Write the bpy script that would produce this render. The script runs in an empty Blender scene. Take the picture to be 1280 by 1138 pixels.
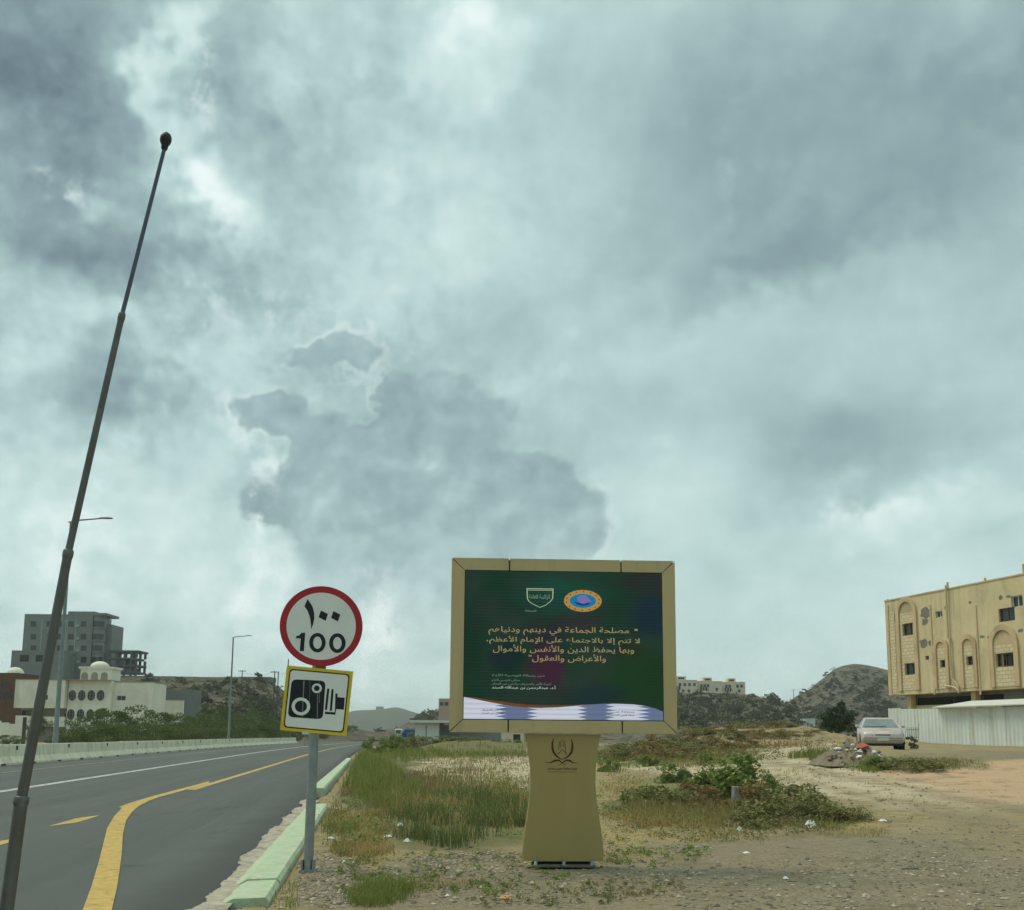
import bpy, math, random
import numpy as np
from mathutils import Matrix, Vector, Euler
R = math.radians
SC = bpy.context.scene
COL = SC.collection

# ------------------------------------------------------------------ camera
F_PX = 1282.0                    # focal length in photograph pixels (1280 wide)
PITCH, ROLL, CAM_H = R(8.43), R(0.45), 1.35
PP = (640.0, 730.0)              # principal point: the photograph is cropped at the bottom
_f = np.array([0, math.cos(PITCH), math.sin(PITCH)])
_r0 = np.array([1.0, 0, 0]); _u0 = np.array([0, -math.sin(PITCH), math.cos(PITCH)])
_r = _r0*math.cos(ROLL) + _u0*math.sin(ROLL)
_u = _u0*math.cos(ROLL) - _r0*math.sin(ROLL)
CAM = np.array([0, 0, CAM_H])
cam = bpy.data.cameras.new('camera'); camo = bpy.data.objects.new('camera', cam); COL.objects.link(camo)
cam.sensor_fit = 'HORIZONTAL'; cam.sensor_width = 36.0; cam.lens = F_PX/1280*36
cam.shift_y = (PP[1]-569)/1280; cam.clip_start = 0.05; cam.clip_end = 20000
camo.matrix_world = Matrix(((_r[0], _u[0], -_f[0], 0), (_r[1], _u[1], -_f[1], 0), (_r[2], _u[2], -_f[2], CAM_H), (0, 0, 0, 1)))
SC.camera = camo
SC.render.resolution_x, SC.render.resolution_y = 1024, 910

# ------------------------------------------------------------------ view
vs = SC.view_settings
vs.view_transform = 'Standard'; vs.look = 'None'; vs.exposure = 0.35; vs.gamma = 1.0; vs.use_curve_mapping = False

# ------------------------------------------------------------------ sun
SUN_EL, SUN_AZ = R(58), R(-70)   # azimuth from +Y towards +X: from the left, a little ahead
sun = bpy.data.lights.new('sun', 'SUN'); sun.energy = 1.5; sun.angle = R(24); sun.color = (1.0, 0.91, 0.72)
suno = bpy.data.objects.new('sun', sun); COL.objects.link(suno)
sd = Vector((math.sin(SUN_AZ)*math.cos(SUN_EL), math.cos(SUN_AZ)*math.cos(SUN_EL), math.sin(SUN_EL)))
suno.rotation_euler = sd.to_track_quat('Z', 'Y').to_euler(); suno.location = sd*60

def ray(px, py):
    return _f + _r*((px-PP[0])/F_PX) + _u*((PP[1]-py)/F_PX)
def ae(px, py):                  # azimuth, elevation of a pixel's direction
    d = ray(px, py); d = d/np.linalg.norm(d)
    return math.atan2(d[0], d[1]), math.asin(d[2])

# ------------------------------------------------------------------ node helper
class NT:
    def __init__(s, tree): s.t = tree
    def n(s, typ, **kw):
        x = s.t.nodes.new(typ)
        for k, v in kw.items(): setattr(x, k, v)
        return x
    def put(s, sock, v):
        if v is None: return
        if hasattr(v, 'is_output'): s.t.links.new(v, sock)
        elif isinstance(v, (tuple, list)):
            sock.default_value = tuple(v) if len(v) == len(sock.default_value) else tuple(v)+(1,)
        else: sock.default_value = v
    def math(s, op, a, b=None, c=None, clamp=False):
        x = s.n('ShaderNodeMath', operation=op); x.use_clamp = clamp
        for i, v in enumerate((a, b, c)): s.put(x.inputs[i], v)
        return x.outputs[0]
    def vec(s, op, a, b=None):
        x = s.n('ShaderNodeVectorMath', operation=op)
        s.put(x.inputs[0], a); s.put(x.inputs[1], b)
        return x.outputs['Value'] if op in ('LENGTH', 'DOT_PRODUCT') else x.outputs[0]
    def noise(s, vec, scale, detail=4, rough=0.55, dist=0.0, color=False, lac=2.0):
        x = s.n('ShaderNodeTexNoise'); s.put(x.inputs['Vector'], vec)
        x.inputs['Scale'].default_value = scale; x.inputs['Detail'].default_value = detail
        x.inputs['Roughness'].default_value = rough; x.inputs['Distortion'].default_value = dist
        x.inputs['Lacunarity'].default_value = lac
        return x.outputs['Color' if color else 'Fac']
    def ss(s, v, lo, hi, a=0.0, b=1.0):
        x = s.n('ShaderNodeMapRange', interpolation_type='SMOOTHSTEP')
        s.put(x.inputs['Value'], v); s.put(x.inputs['From Min'], lo); s.put(x.inputs['From Max'], hi)
        s.put(x.inputs['To Min'], a); s.put(x.inputs['To Max'], b)
        return x.outputs[0]
    def mix(s, fac, a, b, mode='MIX'):
        x = s.n('ShaderNodeMix', data_type='RGBA', blend_type=mode)
        s.put(x.inputs[0], fac); s.put(x.inputs[6], a); s.put(x.inputs[7], b)
        return x.outputs[2]
    def ramp(s, fac, stops):
        x = s.n('ShaderNodeValToRGB'); cr = x.color_ramp
        while len(cr.elements) < len(stops): cr.elements.new(0.5)
        for e, (p, c) in zip(cr.elements, stops): e.position = p; e.color = tuple(c)+(1,)
        s.put(x.inputs[0], fac); return x.outputs[0]

def lin(r, g=None, b=None):      # 8-bit display value -> linear
    def q(v):
        v /= 255.0
        return v/12.92 if v <= 0.04045 else ((v+0.055)/1.055)**2.4
    return (q(r), q(g), q(b)) if g is not None else q(r)

# ------------------------------------------------------------------ sky
def build_world():
    w = bpy.data.worlds.new('World'); SC.world = w; w.use_nodes = True
    t = w.node_tree; t.nodes.clear(); N = NT(t)
    d = N.n('ShaderNodeTexCoord').outputs['Generated']
    sep = N.n('ShaderNodeSeparateXYZ'); N.put(sep.inputs[0], d)
    X, Y, Z = sep.outputs
    az = N.math('ARCTAN2', X, Y); el = N.math('ARCSINE', Z)
    # a cloud layer high up: noise on a flat sheet seen in perspective, blended to a directional noise low down
    zz = N.math('ADD', N.math('MAXIMUM', Z, 0.0), 0.35)
    cb = N.n('ShaderNodeCombineXYZ'); N.put(cb.inputs[0], N.math('DIVIDE', X, zz)); N.put(cb.inputs[1], N.math('DIVIDE', Y, zz))
    sheet = cb.outputs[0]
    cb = N.n('ShaderNodeCombineXYZ'); N.put(cb.inputs[0], az); N.put(cb.inputs[1], el)
    ang = cb.outputs[0]
    wc = N.noise(d, 8.0, 3, 0.6, color=True)
    wc0 = N.vec('SUBTRACT', wc, (0.5, 0.5, 0.5))
    wc2 = N.noise(d, 34.0, 2, 0.6, color=True)
    wv2 = N.vec('MULTIPLY', N.vec('SUBTRACT', wc2, (0.5, 0.5, 0.5)), (0.045, 0.045, 0.0))
    soft = N.vec('ADD', N.vec('ADD', ang, N.vec('MULTIPLY', wc0, (0.20, 0.16, 0.0))), wv2)     # strongly wandering
    crisp = N.vec('ADD', N.vec('ADD', ang, N.vec('MULTIPLY', wc0, (0.05, 0.05, 0.0))), wv2)  # billowy edge
    fine = N.noise(d, 30.0, 4, 0.62)
    mid = N.noise(d, 12.0, 4, 0.6)
    pf = N.noise(d, 17.0, 3, 0.6); pf2 = N.noise(N.vec('ADD', d, (-0.008, 0.0, 0.013)), 17.0, 3, 0.6)
    relief = N.math('SUBTRACT', pf, pf2)                 # puffs are lighter on the side of the light
    def blob(co, px, py, rx, ry, lo=0.0, hi=1.0, rot=0.0):
        a, e = ae(px, py); k = 1.0/F_PX
        dv = N.vec('SUBTRACT', co, (a, e, 0))
        if rot:
            vr = N.n('ShaderNodeVectorRotate', rotation_type='Z_AXIS'); N.put(vr.inputs['Vector'], dv)
            vr.inputs['Angle'].default_value = R(rot); dv = vr.outputs[0]
        dv = N.vec('MULTIPLY', dv, (1/(rx*k), 1/(ry*k), 0))
        return N.ss(N.vec('LENGTH', dv), lo, hi, 1.0, 0.0)
    def total(lst):
        acc = None
        for wgt, b in lst:
            v = N.math('MULTIPLY', b, wgt)
            acc = v if acc is None else N.math('ADD', acc, v)
        return acc
    # --- broad light and dark of the layer
    n1 = N.noise(sheet, 1.7, 4, 0.56)
    base = N.math('ADD', N.math('MULTIPLY', N.math('SUBTRACT', n1, 0.5), 0.50), N.math('MULTIPLY', N.math('SUBTRACT', mid, 0.5), N.ss(az, R(-12), R(12), 0.42, 0.18)))
    base = N.math('ADD', base, N.math('MULTIPLY', N.math('ADD', N.math('MULTIPLY', N.math('SUBTRACT', fine, 0.5), 0.26), N.math('MULTIPLY', relief, 0.35)), N.ss(az, R(-12), R(12), 1.0, 0.25)))
    base = N.math('ADD', base, N.ss(el, R(1.0), R(18.0), 0.72, 0.55))
    feats = total([
        (-0.34, blob(soft, 40, 60, 280, 240)), (-0.24, blob(soft, 170, 330, 330, 95, rot=8)),
        (-0.24, blob(soft, 150, 490, 190, 90, 0.1, 1.0, rot=-30)), (-0.10, blob(soft, 40, 330, 150, 60)),
        (0.15, blob(soft, 140, 400, 260, 55, rot=12)), (0.20, blob(soft, 300, 420, 180, 90)),
        (0.36, blob(soft, 265, 240, 55, 95, rot=-40)), (0.30, blob(soft, 245, 90, 34, 130, rot=12)), (-0.12, blob(soft, 330, 150, 60, 60)), (0.12, blob(soft, 90, 235, 90, 28)),
        (0.24, blob(soft, 610, 20, 150, 110)), (0.13, blob(soft, 560, 300, 160, 200)),
        (-0.19, blob(soft, 960, 170, 380, 200)), (-0.17, blob(soft, 1230, 130, 200, 170)),
        (-0.16, blob(soft, 980, 330, 300, 60, rot=-12)),
        (0.12, blob(soft, 830, 420, 230, 140)), (-0.13, blob(soft, 1080, 560, 260, 90, rot=-18)),
        (0.17, blob(soft, 1120, 650, 220, 55, rot=-12)), (0.12, blob(soft, 880, 640, 150, 120)),
        (0.14, blob(soft, 130, 640, 250, 160)), (0.20, blob(soft, 330, 700, 110, 130)),
        (0.06, blob(soft, 700, 800, 900, 120)), (-0.06, blob(soft, 200, 800, 500, 60))])
    v = N.math('ADD', base, feats)
    v = N.math('ADD', N.math('MULTIPLY', N.math('SUBTRACT', v, 0.55), 1.14), 0.52)
    sky_c = N.ramp(v, [(0.0, lin(96, 116, 125)), (0.28, lin(134, 159, 163)), (0.47, lin(160, 188, 187)), (0.60, lin(179, 207, 204)),
                       (0.78, lin(202, 225, 222)), (1.0, lin(238, 250, 247))])
    # --- the cumulus heap in front of the bright part
    heap = total([(1.0, blob(crisp, 525, 575, 118, 110, 0.2, 1.15)), (1.0, blob(crisp, 522, 496, 76, 58, 0.2, 1.2)),
                  (1.0, blob(crisp, 440, 572, 110, 66, 0.2, 1.1)), (1.0, blob(crisp, 350, 518, 76, 38, 0.2, 1.2)), (0.95, blob(crisp, 600, 530, 66, 66, 0.2, 1.2)),
                  (1.0, blob(crisp, 372, 622, 96, 48, 0.2, 1.15)), (0.9, blob(crisp, 685, 640, 98, 66, 0.2, 1.15)), (0.8, blob(crisp, 660, 600, 66, 44, 0.2, 1.2)),
                  (1.0, blob(crisp, 540, 690, 230, 90, 0.2, 1.2)), (0.8, blob(crisp, 480, 780, 170, 80, 0.1, 1.2)),
                  (0.9, blob(crisp, 402, 452, 70, 24, 0.1, 1.2)), (0.85, blob(crisp, 452, 434, 40, 26, 0.1, 1.2))])
    heap = N.math('ADD', heap, N.math('ADD', N.math('MULTIPLY', N.math('SUBTRACT', fine, 0.5), 0.42), N.math('MULTIPLY', N.math('SUBTRACT', pf, 0.5), 0.5)))
    low = N.ss(el, R(3.5), R(13.0))
    hm = N.math('MULTIPLY', N.ss(heap, 0.30, 0.66), N.math('ADD', N.math('MULTIPLY', low, 0.80), 0.12))
    halo = N.math('MULTIPLY', N.ss(heap, 0.02, 0.42), N.math('SUBTRACT', 1.0, N.ss(heap, 0.42, 0.62)))
    halo = N.math('MULTIPLY', N.math('MULTIPLY', halo, N.ss(mid, 0.42, 0.62)), low)
    hv = N.math('ADD', N.math('ADD', N.math('MULTIPLY', N.math('SUBTRACT', mid, 0.5), 0.8), N.math('MULTIPLY', N.math('SUBTRACT', fine, 0.5), 0.35)), N.math('MULTIPLY', relief, 1.1))
    hv = N.math('ADD', N.math('ADD', hv, 0.42), total([(0.22, blob(crisp, 528, 572, 44, 36)), (-0.18, blob(soft, 480, 505, 110, 60)), (-0.14, blob(soft, 400, 610, 130, 60)),
                                  (0.12, blob(soft, 640, 720, 160, 80)), (-0.10, blob(soft, 600, 560, 60, 90))]))
    heap_c = N.ramp(hv, [(0.0, lin(124, 148, 153)), (0.4, lin(148, 174, 177)), (0.65, lin(168, 194, 194)), (1.0, lin(222, 240, 236))])
    col = N.mix(N.math('MULTIPLY', halo, 0.5), sky_c, lin(226, 240, 237))
    col = N.mix(hm, col, heap_c)
    # --- bright torn edges near the small cumulus and on the right
    torn = total([(1.0, blob(crisp, 475, 790, 42, 85, 0.0, 1.2)), (0.6, blob(crisp, 335, 575, 40, 18, 0.0, 1.2, rot=20)), (0.8, blob(crisp, 600, 15, 70, 40, 0.0, 1.2)), (0.8, blob(crisp, 330, 640, 26, 75, 0.0, 1.2, rot=14)), (0.8, blob(crisp, 1105, 632, 120, 22, 0.0, 1.2, rot=-10)), (0.9, blob(crisp, 262, 245, 30, 65, 0.0, 1.2, rot=-35)),
                  (0.7, blob(crisp, 85, 235, 45, 14, 0.0, 1.2)), (0.7, blob(crisp, 260, 110, 22, 70, 0.0, 1.2)), (0.6, blob(crisp, 300, 390, 130, 35, 0.0, 1.2)), (0.6, blob(crisp, 300, 730, 30, 50, 0.0, 1.2))])
    tm = N.math('MULTIPLY', torn, N.ss(fine, 0.42, 0.62))
    col = N.mix(N.math('MULTIPLY', tm, 0.85), col, lin(232, 245, 242))
    # towards the zenith an overcast sky is brighter
    zen = N.ss(el, R(32), R(85), 0.86, 1.75)
    col = N.mix(N.ss(el, R(34), R(80), 0.0, 0.8), col, lin(196, 200, 192))
    bg = N.n('ShaderNodeBackground'); N.put(bg.inputs[0], col); N.put(bg.inputs[1], zen)
    sk = N.n('ShaderNodeTexSky'); sk.sky_type = 'NISHITA'; sk.sun_disc = False
    sk.sun_elevation = SUN_EL; sk.sun_rotation = SUN_AZ; sk.air_density = 1.2; sk.dust_density = 2.5
    bg2 = N.n('ShaderNodeBackground'); N.put(bg2.inputs[0], sk.outputs[0]); bg2.inputs[1].default_value = 0.08
    mx = N.n('ShaderNodeMixShader'); mx.inputs[0].default_value = 0.06
    t.links.new(bg.outputs[0], mx.inputs[1]); t.links.new(bg2.outputs[0], mx.inputs[2])
    out = N.n('ShaderNodeOutputWorld'); t.links.new(mx.outputs[0], out.inputs[0])
    w.cycles.sampling_method = 'MANUAL'; w.cycles.sample_map_resolution = 512
build_world()
cy = SC.cycles
cy.use_adaptive_sampling = True; cy.adaptive_threshold = 0.02; cy.adaptive_min_samples = 6
cy.use_denoising = True; cy.max_bounces = 5; cy.diffuse_bounces = 3; cy.transparent_max_bounces = 8; cy.volume_bounces = 0

# ------------------------------------------------------------------ mesh helpers
def link_mesh(name, me, mat=None, parent=None):
    o = bpy.data.objects.new(name, me); COL.objects.link(o)
    if mat: me.materials.append(mat)
    if parent: o.parent = parent
    return o
def np_mesh(name, V, Fc, mat=None, parent=None, smooth=False):
    V = np.asarray(V, dtype=np.float32); Fc = np.asarray(Fc, dtype=np.int32); k = Fc.shape[1]
    me = bpy.data.meshes.new(name)
    me.vertices.add(len(V)); me.vertices.foreach_set('co', V.ravel())
    me.loops.add(Fc.size); me.loops.foreach_set('vertex_index', Fc.ravel())
    me.polygons.add(len(Fc)); me.polygons.foreach_set('loop_start', np.arange(0, Fc.size, k, dtype=np.int32))
    me.polygons.foreach_set('use_smooth', np.full(len(Fc), smooth)); me.update(calc_edges=True); me.validate()
    return link_mesh(name, me, mat, parent)
class MB:
    """collects shapes for ONE mesh object"""
    def __init__(s): s.v = []; s.f = []; s.sm = []
    def add(s, V, Fs, smooth=False):
        b = len(s.v); s.v += [tuple(float(c) for c in p) for p in V]
        s.f += [tuple(i+b for i in f) for f in Fs]; s.sm += [smooth]*len(Fs); return s
    def box(s, c, d, rz=0.0, bev=0.0):
        x, y, z = (k/2 for k in d); cs, sn = math.cos(rz), math.sin(rz)
        if bev <= 0:
            P = [(a*x, b*y, e*z) for e in (-1, 1) for b in (-1, 1) for a in (-1, 1)]
            Fs = [(0, 2, 3, 1), (4, 5, 7, 6), (0, 1, 5, 4), (2, 6, 7, 3), (0, 4, 6, 2), (1, 3, 7, 5)]
        else:
            P = []; q = min(bev, x*.9, y*.9, z*.9)
            for zz, ii in ((-z, q), (-z+q, 0), (z-q, 0), (z, q)):
                xx, yy = x-ii, y-ii; e = q if not ii else q*0.6
                P += [(-xx+e, -yy, zz), (xx-e, -yy, zz), (xx, -yy+e, zz), (xx, yy-e, zz), (xx-e, yy, zz), (-xx+e, yy, zz), (-xx, yy-e, zz), (-xx, -yy+e, zz)]
            Fs = [tuple(range(7, -1, -1)), tuple(range(24, 32))]
            for l in range(3): Fs += [(l*8+i, l*8+(i+1) % 8, l*8+8+(i+1) % 8, l*8+8+i) for i in range(8)]
        P = [(c[0]+p[0]*cs-p[1]*sn, c[1]+p[0]*sn+p[1]*cs, c[2]+p[2]) for p in P]
        return s.add(P, Fs)
    def prism(s, poly, off):          # closed polygon (3-D points) swept by off
        n = len(poly); off = np.array(off); A = [np.array(p, float) for p in poly]
        return s.add(A+[p+off for p in A], [tuple(range(n))[::-1], tuple(range(n, 2*n))]+[(i, (i+1) % n, n+(i+1) % n, n+i) for i in range(n)])
    def tube(s, pts, rad, seg=8, cap=True):
        pts = [np.array(p, float) for p in pts]; n = len(pts)
        rad = list(rad) if hasattr(rad, '__len__') else [rad]*n
        V = []; prev = None
        for i, p in enumerate(pts):
            t = pts[min(i+1, n-1)]-pts[max(i-1, 0)]; t = t/(np.linalg.norm(t)+1e-9)
            a = np.cross(t, (0, 0, 1.0)) if prev is None else prev-t*(prev@t)
            if np.linalg.norm(a) < 1e-4: a = np.cross(t, (1.0, 0, 0))
            a = a/np.linalg.norm(a); prev = a; b = np.cross(t, a)
            for k in range(seg):
                th = 2*math.pi*k/seg; V.append(p+rad[i]*(a*math.cos(th)+b*math.sin(th)))
        Fs = [(i*seg+k, i*seg+(k+1) % seg, (i+1)*seg+(k+1) % seg, (i+1)*seg+k) for i in range(n-1) for k in range(seg)]
        s.add(V, Fs, True)
        if cap:
            s.add(V[:seg], [tuple(range(seg))[::-1]]); s.add(V[-seg:], [tuple(range(seg))])
        return s
    def lathe(s, prof, c=(0, 0, 0), seg=20, axis='z'):
        V = []
        for r, z in prof:
            for k in range(seg):
                th = 2*math.pi*k/seg; a, b = r*math.cos(th), r*math.sin(th)
                p = (a, b, z) if axis == 'z' else (a, z, b) if axis == 'y' else (z, a, b)
                V.append(tuple(p[i]+c[i] for i in range(3)))
        n = len(prof)
        return s.add(V, [(i*seg+k, i*seg+(k+1) % seg, (i+1)*seg+(k+1) % seg, (i+1)*seg+k) for i in range(n-1) for k in range(seg)], True)
    def poly(s, pts): return s.add(pts, [tuple(range(len(pts)))])
    def xform(s, M):
        s.v = [tuple(M @ Vector(p)) for p in s.v]; return s
    def build(s, name, mat=None, parent=None):
        me = bpy.data.meshes.new(name); me.from_pydata(s.v, [], s.f)
        me.polygons.foreach_set('use_smooth', s.sm); me.update()
        return link_mesh(name, me, mat, parent)
def tag(o, label=None, cat=None, group=None, kind=None):
    for k, v in (('label', label), ('category', cat), ('group', group), ('kind', kind)):
        if v: o[k] = v
    return o
def thing(name, label, cat, loc=(0, 0, 0), rz=0.0, group=None):
    o = bpy.data.objects.new(name, None); COL.objects.link(o); o.location = loc; o.rotation_euler = (0, 0, rz)
    o.empty_display_size = 0.3
    return tag(o, label, cat, group)
def dup(o, parent=None):
    c = o.copy(); COL.objects.link(c); c.parent = parent
    for ch in list(o.children): dup(ch, c)
    return c

# ------------------------------------------------------------------ materials
_mats = {}
def mat(name, col, rough=0.8, var=0.25, scale=3.0, bump=0.0, bscale=40.0, metal=0.0, col2=None, dirt=None, spec=0.3, emit=None, estr=0.0, streak=None):
    """principled material, colour broken up by world-space noise at two sizes"""
    if name in _mats: return _mats[name]
    m = bpy.data.materials.new(name); m.use_nodes = True; _mats[name] = m
    N = NT(m.node_tree); bs = m.node_tree.nodes['Principled BSDF']
    pos = N.n('ShaderNodeNewGeometry').outputs['Position']
    c2 = col2 or tuple(k*(1-var) for k in col)
    f = N.ss(N.noise(pos, scale, 5, 0.6), 0.3, 0.7)
    c = N.mix(f, col, c2)
    if dirt:
        c = N.mix(N.math('MULTIPLY', N.ss(N.noise(pos, scale*0.37+0.1, 6, 0.65, 0.6), 0.50, 0.68), dirt[1]), c, dirt[0])
    if streak:                           # run-down stains
        sv = N.noise(N.vec('MULTIPLY', pos, (streak[2], streak[2], streak[2]*.07)), 1.0, 5, 0.65)
        c = N.mix(N.math('MULTIPLY', N.ss(sv, .50, .70), streak[1]), c, streak[0])
    N.put(bs.inputs['Base Color'], c)
    bs.inputs['Roughness'].default_value = rough; bs.inputs['Metallic'].default_value = metal
    bs.inputs['Specular IOR Level'].default_value = spec
    if bump:
        b = N.n('ShaderNodeBump'); b.inputs['Strength'].default_value = bump; b.inputs['Distance'].default_value = 0.02
        N.put(b.inputs['Height'], N.noise(pos, bscale, 4, 0.6)); N.put(bs.inputs['Normal'], b.outputs[0])
    if emit:
        N.put(bs.inputs['Emission Color'], emit); bs.inputs['Emission Strength'].default_value = estr
    return m

# ------------------------------------------------------------------ terrain
RDAZ = R(-7.582)
RU = np.array([math.sin(RDAZ), math.cos(RDAZ)]); RV = np.array([math.cos(RDAZ), -math.sin(RDAZ)])
S0, RAD0 = 65.0, 1300.0
def road_xy(s, t):
    s = np.asarray(s, float); t = np.asarray(t, float)
    a = np.maximum(s-S0, 0)/RAD0
    ss = np.where(s < S0, s, S0+(RAD0-t)*np.sin(a)); tt = np.where(s < S0, t, RAD0-(RAD0-t)*np.cos(a))
    return ss*RU[0]+tt*RV[0], ss*RU[1]+tt*RV[1]
def road_st(x, y):
    s = x*RU[0]+y*RU[1]; t = x*RV[0]+y*RV[1]
    a = np.arctan2(np.maximum(s-S0, 0), RAD0-t)
    far = s > S0
    return np.where(far, S0+a*RAD0, s), np.where(far, RAD0-np.hypot(s-S0, RAD0-t), t)
def sst(a, b, x):
    k = np.clip((x-a)/(b-a), 0, 1); return k*k*(3-2*k)
def vnoise(x, y, seed=0):
    xi = np.floor(x); yi = np.floor(y); fx = x-xi; fy = y-yi
    def h(a, b):
        v = np.sin(a*127.1+b*311.7+seed*74.7)*43758.5453; return v-np.floor(v)
    fx = fx*fx*(3-2*fx); fy = fy*fy*(3-2*fy)
    return (h(xi, yi)*(1-fx)+h(xi+1, yi)*fx)*(1-fy)+(h(xi, yi+1)*(1-fx)+h(xi+1, yi+1)*fx)*fy
def fbm(x, y, o=4, seed=0):
    v = 0; a = 0.5
    for k in range(o): v = v+a*vnoise(x*2**k, y*2**k, seed+k); a *= 0.5
    return v
def yhor(px): return 920+0.00785*(px-640)
RIDGES = [  # (profile of photograph pixels along the crest, start of slope, crest distance, end)
    ([(-900, 850), (0, 853), (170, 849), (335, 849), (352, 858), (400, 872), (440, 891), (470, 903), (495, 915), (520, 922)], 188, 290, 420),
    ([(440, 923), (500, 908), (518, 896), (532, 886), (560, 877), (600, 872), (660, 868), (760, 862), (850, 868), (945, 874), (985, 882), (1000, 888), (1040, 903), (1100, 914), (1180, 922)], 210, 430, 700),
    ([(900, 923), (945, 905), (985, 881), (1004, 869), (1018, 862), (1026, 854), (1048, 839), (1075, 834), (1100, 838), (1150, 850), (1250, 880), (1400, 912), (2600, 915)], 330, 600, 950),
    ([(-2000, 900), (300, 905), (380, 908), (425, 894), (445, 889), (470, 888), (495, 885), (515, 890), (545, 899), (700, 904), (2600, 900)], 1100, 1700, 2600)]
def Zt(x, y):
    x = np.asarray(x, float); y = np.asarray(y, float)
    s, t = road_st(x, y)
    right = sst(-1.0, 0.3, t)
    z = right*(0.05+0.07*(fbm(x*0.6, y*0.6, 3, 3)-0.45)+0.25*(fbm(x*0.13, y*0.13, 2, 9)-0.42)*sst(12, 30, y))
    z = z+0.85*sst(13, 42, y)*sst(0.5, 11, x-0.10*y+1.5)+0.25*sst(45, 75, y)*sst(5, 30, x)
    z = z+0.95*np.exp(-((y-80)/11)**2)*sst(9, 15, x)*(1-sst(22, 30, x))*(0.2+1.7*fbm(x*0.45, y*0.45, 4, 31))
    z = z+0.9*np.exp(-((y-84)/9)**2)*sst(-9, -5, x)*(1-sst(2, 9, x))*(0.4+1.1*fbm(x*0.3, y*0.3, 3, 33))*right
    z = z-0.06*(1-sst(-1.15, -0.95, t))
    left = 1-sst(-20, -16.0, t)
    z = z+left*(-0.25+0.3*fbm(x*0.2, y*0.2, 3, 5))
    yy = np.maximum(y, 1.0); px = 640+F_PX*np.clip(x/yy, -3, 3)/math.cos(PITCH)
    off = sst(9, 45, np.abs(t+7))
    for prof, r0, r1, r2 in RIDGES:
        P = np.array(prof, float)
        top = (yhor(px)-np.interp(px, P[:, 0], P[:, 1]))*r1/F_PX+CAM_H
        sl = sst(r0, r1, y)
        hh = np.maximum(top, 0)*sl*(1-0.5*sst(r1, r2, y))
        rug = (fbm(x*0.035, y*0.035, 5, 21)-0.48)*0.22*np.minimum(hh, 40)*(1-0.45*sst(r1*0.82, r1, y)*(1-sst(r1, r1*1.2, y)))
        z = np.where(hh > 0.02, np.maximum(z, (hh+rug)*np.where(r0 > 300, 1, off)-0.3*(1-sst(0, 1, hh))), z)
    return z
def gp(px, py):                       # pixel -> point on the terrain
    px = np.asarray(px, float); py = np.asarray(py, float); sh = px.shape
    px = px.ravel(); py = py.ravel()
    D = _f[None]+_r[None]*((px-PP[0])/F_PX)[:, None]+_u[None]*((PP[1]-py)/F_PX)[:, None]
    z = np.zeros(len(px))
    for _ in range(16):
        k = (z-CAM_H)/np.minimum(D[:, 2], -1e-4); k = np.clip(k, 1, 400)
        z = 0.5*z+0.5*np.minimum(Zt(D[:, 0]*k, D[:, 1]*k), CAM_H-0.15)
    k = np.clip((z-CAM_H)/np.minimum(D[:, 2], -1e-4), 1, 400)
    x = D[:, 0]*k; y = D[:, 1]*k
    return np.stack([x, y, Zt(x, y)], 1).reshape(sh+(3,))
def g1(px, py): return gp(np.array([px]), np.array([py]))[0]
def flat(px, py, z=0.0):
    d = ray(px, py); k = (z-CAM_H)/d[2]; return CAM+d*k
def at(px, py, Y):                    # point on a pixel's ray at depth Y
    d = ray(px, py); return CAM+d*(Y/d[1])
def prj(P):
    d = np.asarray(P, float)-CAM; w = np.maximum(d@_f, 0.01)
    return PP[0]+F_PX*(d@_r)/w, PP[1]-F_PX*(d@_u)/w
def zt1(x, y): return float(Zt(np.array([x]), np.array([y]))[0])

def hits(px, py, y0=90.0, y1=2500.0, n=240):   # first terrain points on pixels' rays beyond depth y0 (hillsides); nan where none
    px = np.atleast_1d(np.asarray(px, float)); py = np.atleast_1d(np.asarray(py, float))
    D = _f[None]+_r[None]*((px-PP[0])/F_PX)[:, None]+_u[None]*((PP[1]-py)/F_PX)[:, None]
    Y = np.exp(np.linspace(math.log(y0), math.log(y1), n))[None]; k = Y/D[:, 1:2]
    x = D[:, 0:1]*k; z = CAM_H+D[:, 2:3]*k; g = Zt(x, np.broadcast_to(Y, x.shape)); ok = g > z; i = np.argmax(ok, 1); j = np.arange(len(px))
    P = np.stack([x[j, i], np.broadcast_to(Y, x.shape)[j, i], g[j, i]], 1); P[~ok.any(1)] = np.nan
    return P
def hit(px, py, y0=90.0, y1=2500.0):
    p = hits(px, py, y0, y1, 500)[0]; return None if np.isnan(p[0]) else tuple(float(c) for c in p)
def ell(px, py, cx, cy, rx, ry, rot=0.0, soft=0.45):
    a = R(rot); dx = px-cx; dy = py-cy
    u = (dx*math.cos(a)+dy*math.sin(a))/rx; v = (-dx*math.sin(a)+dy*math.cos(a))/ry
    return 1-sst(1-soft, 1+soft, np.hypot(u, v))

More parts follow.
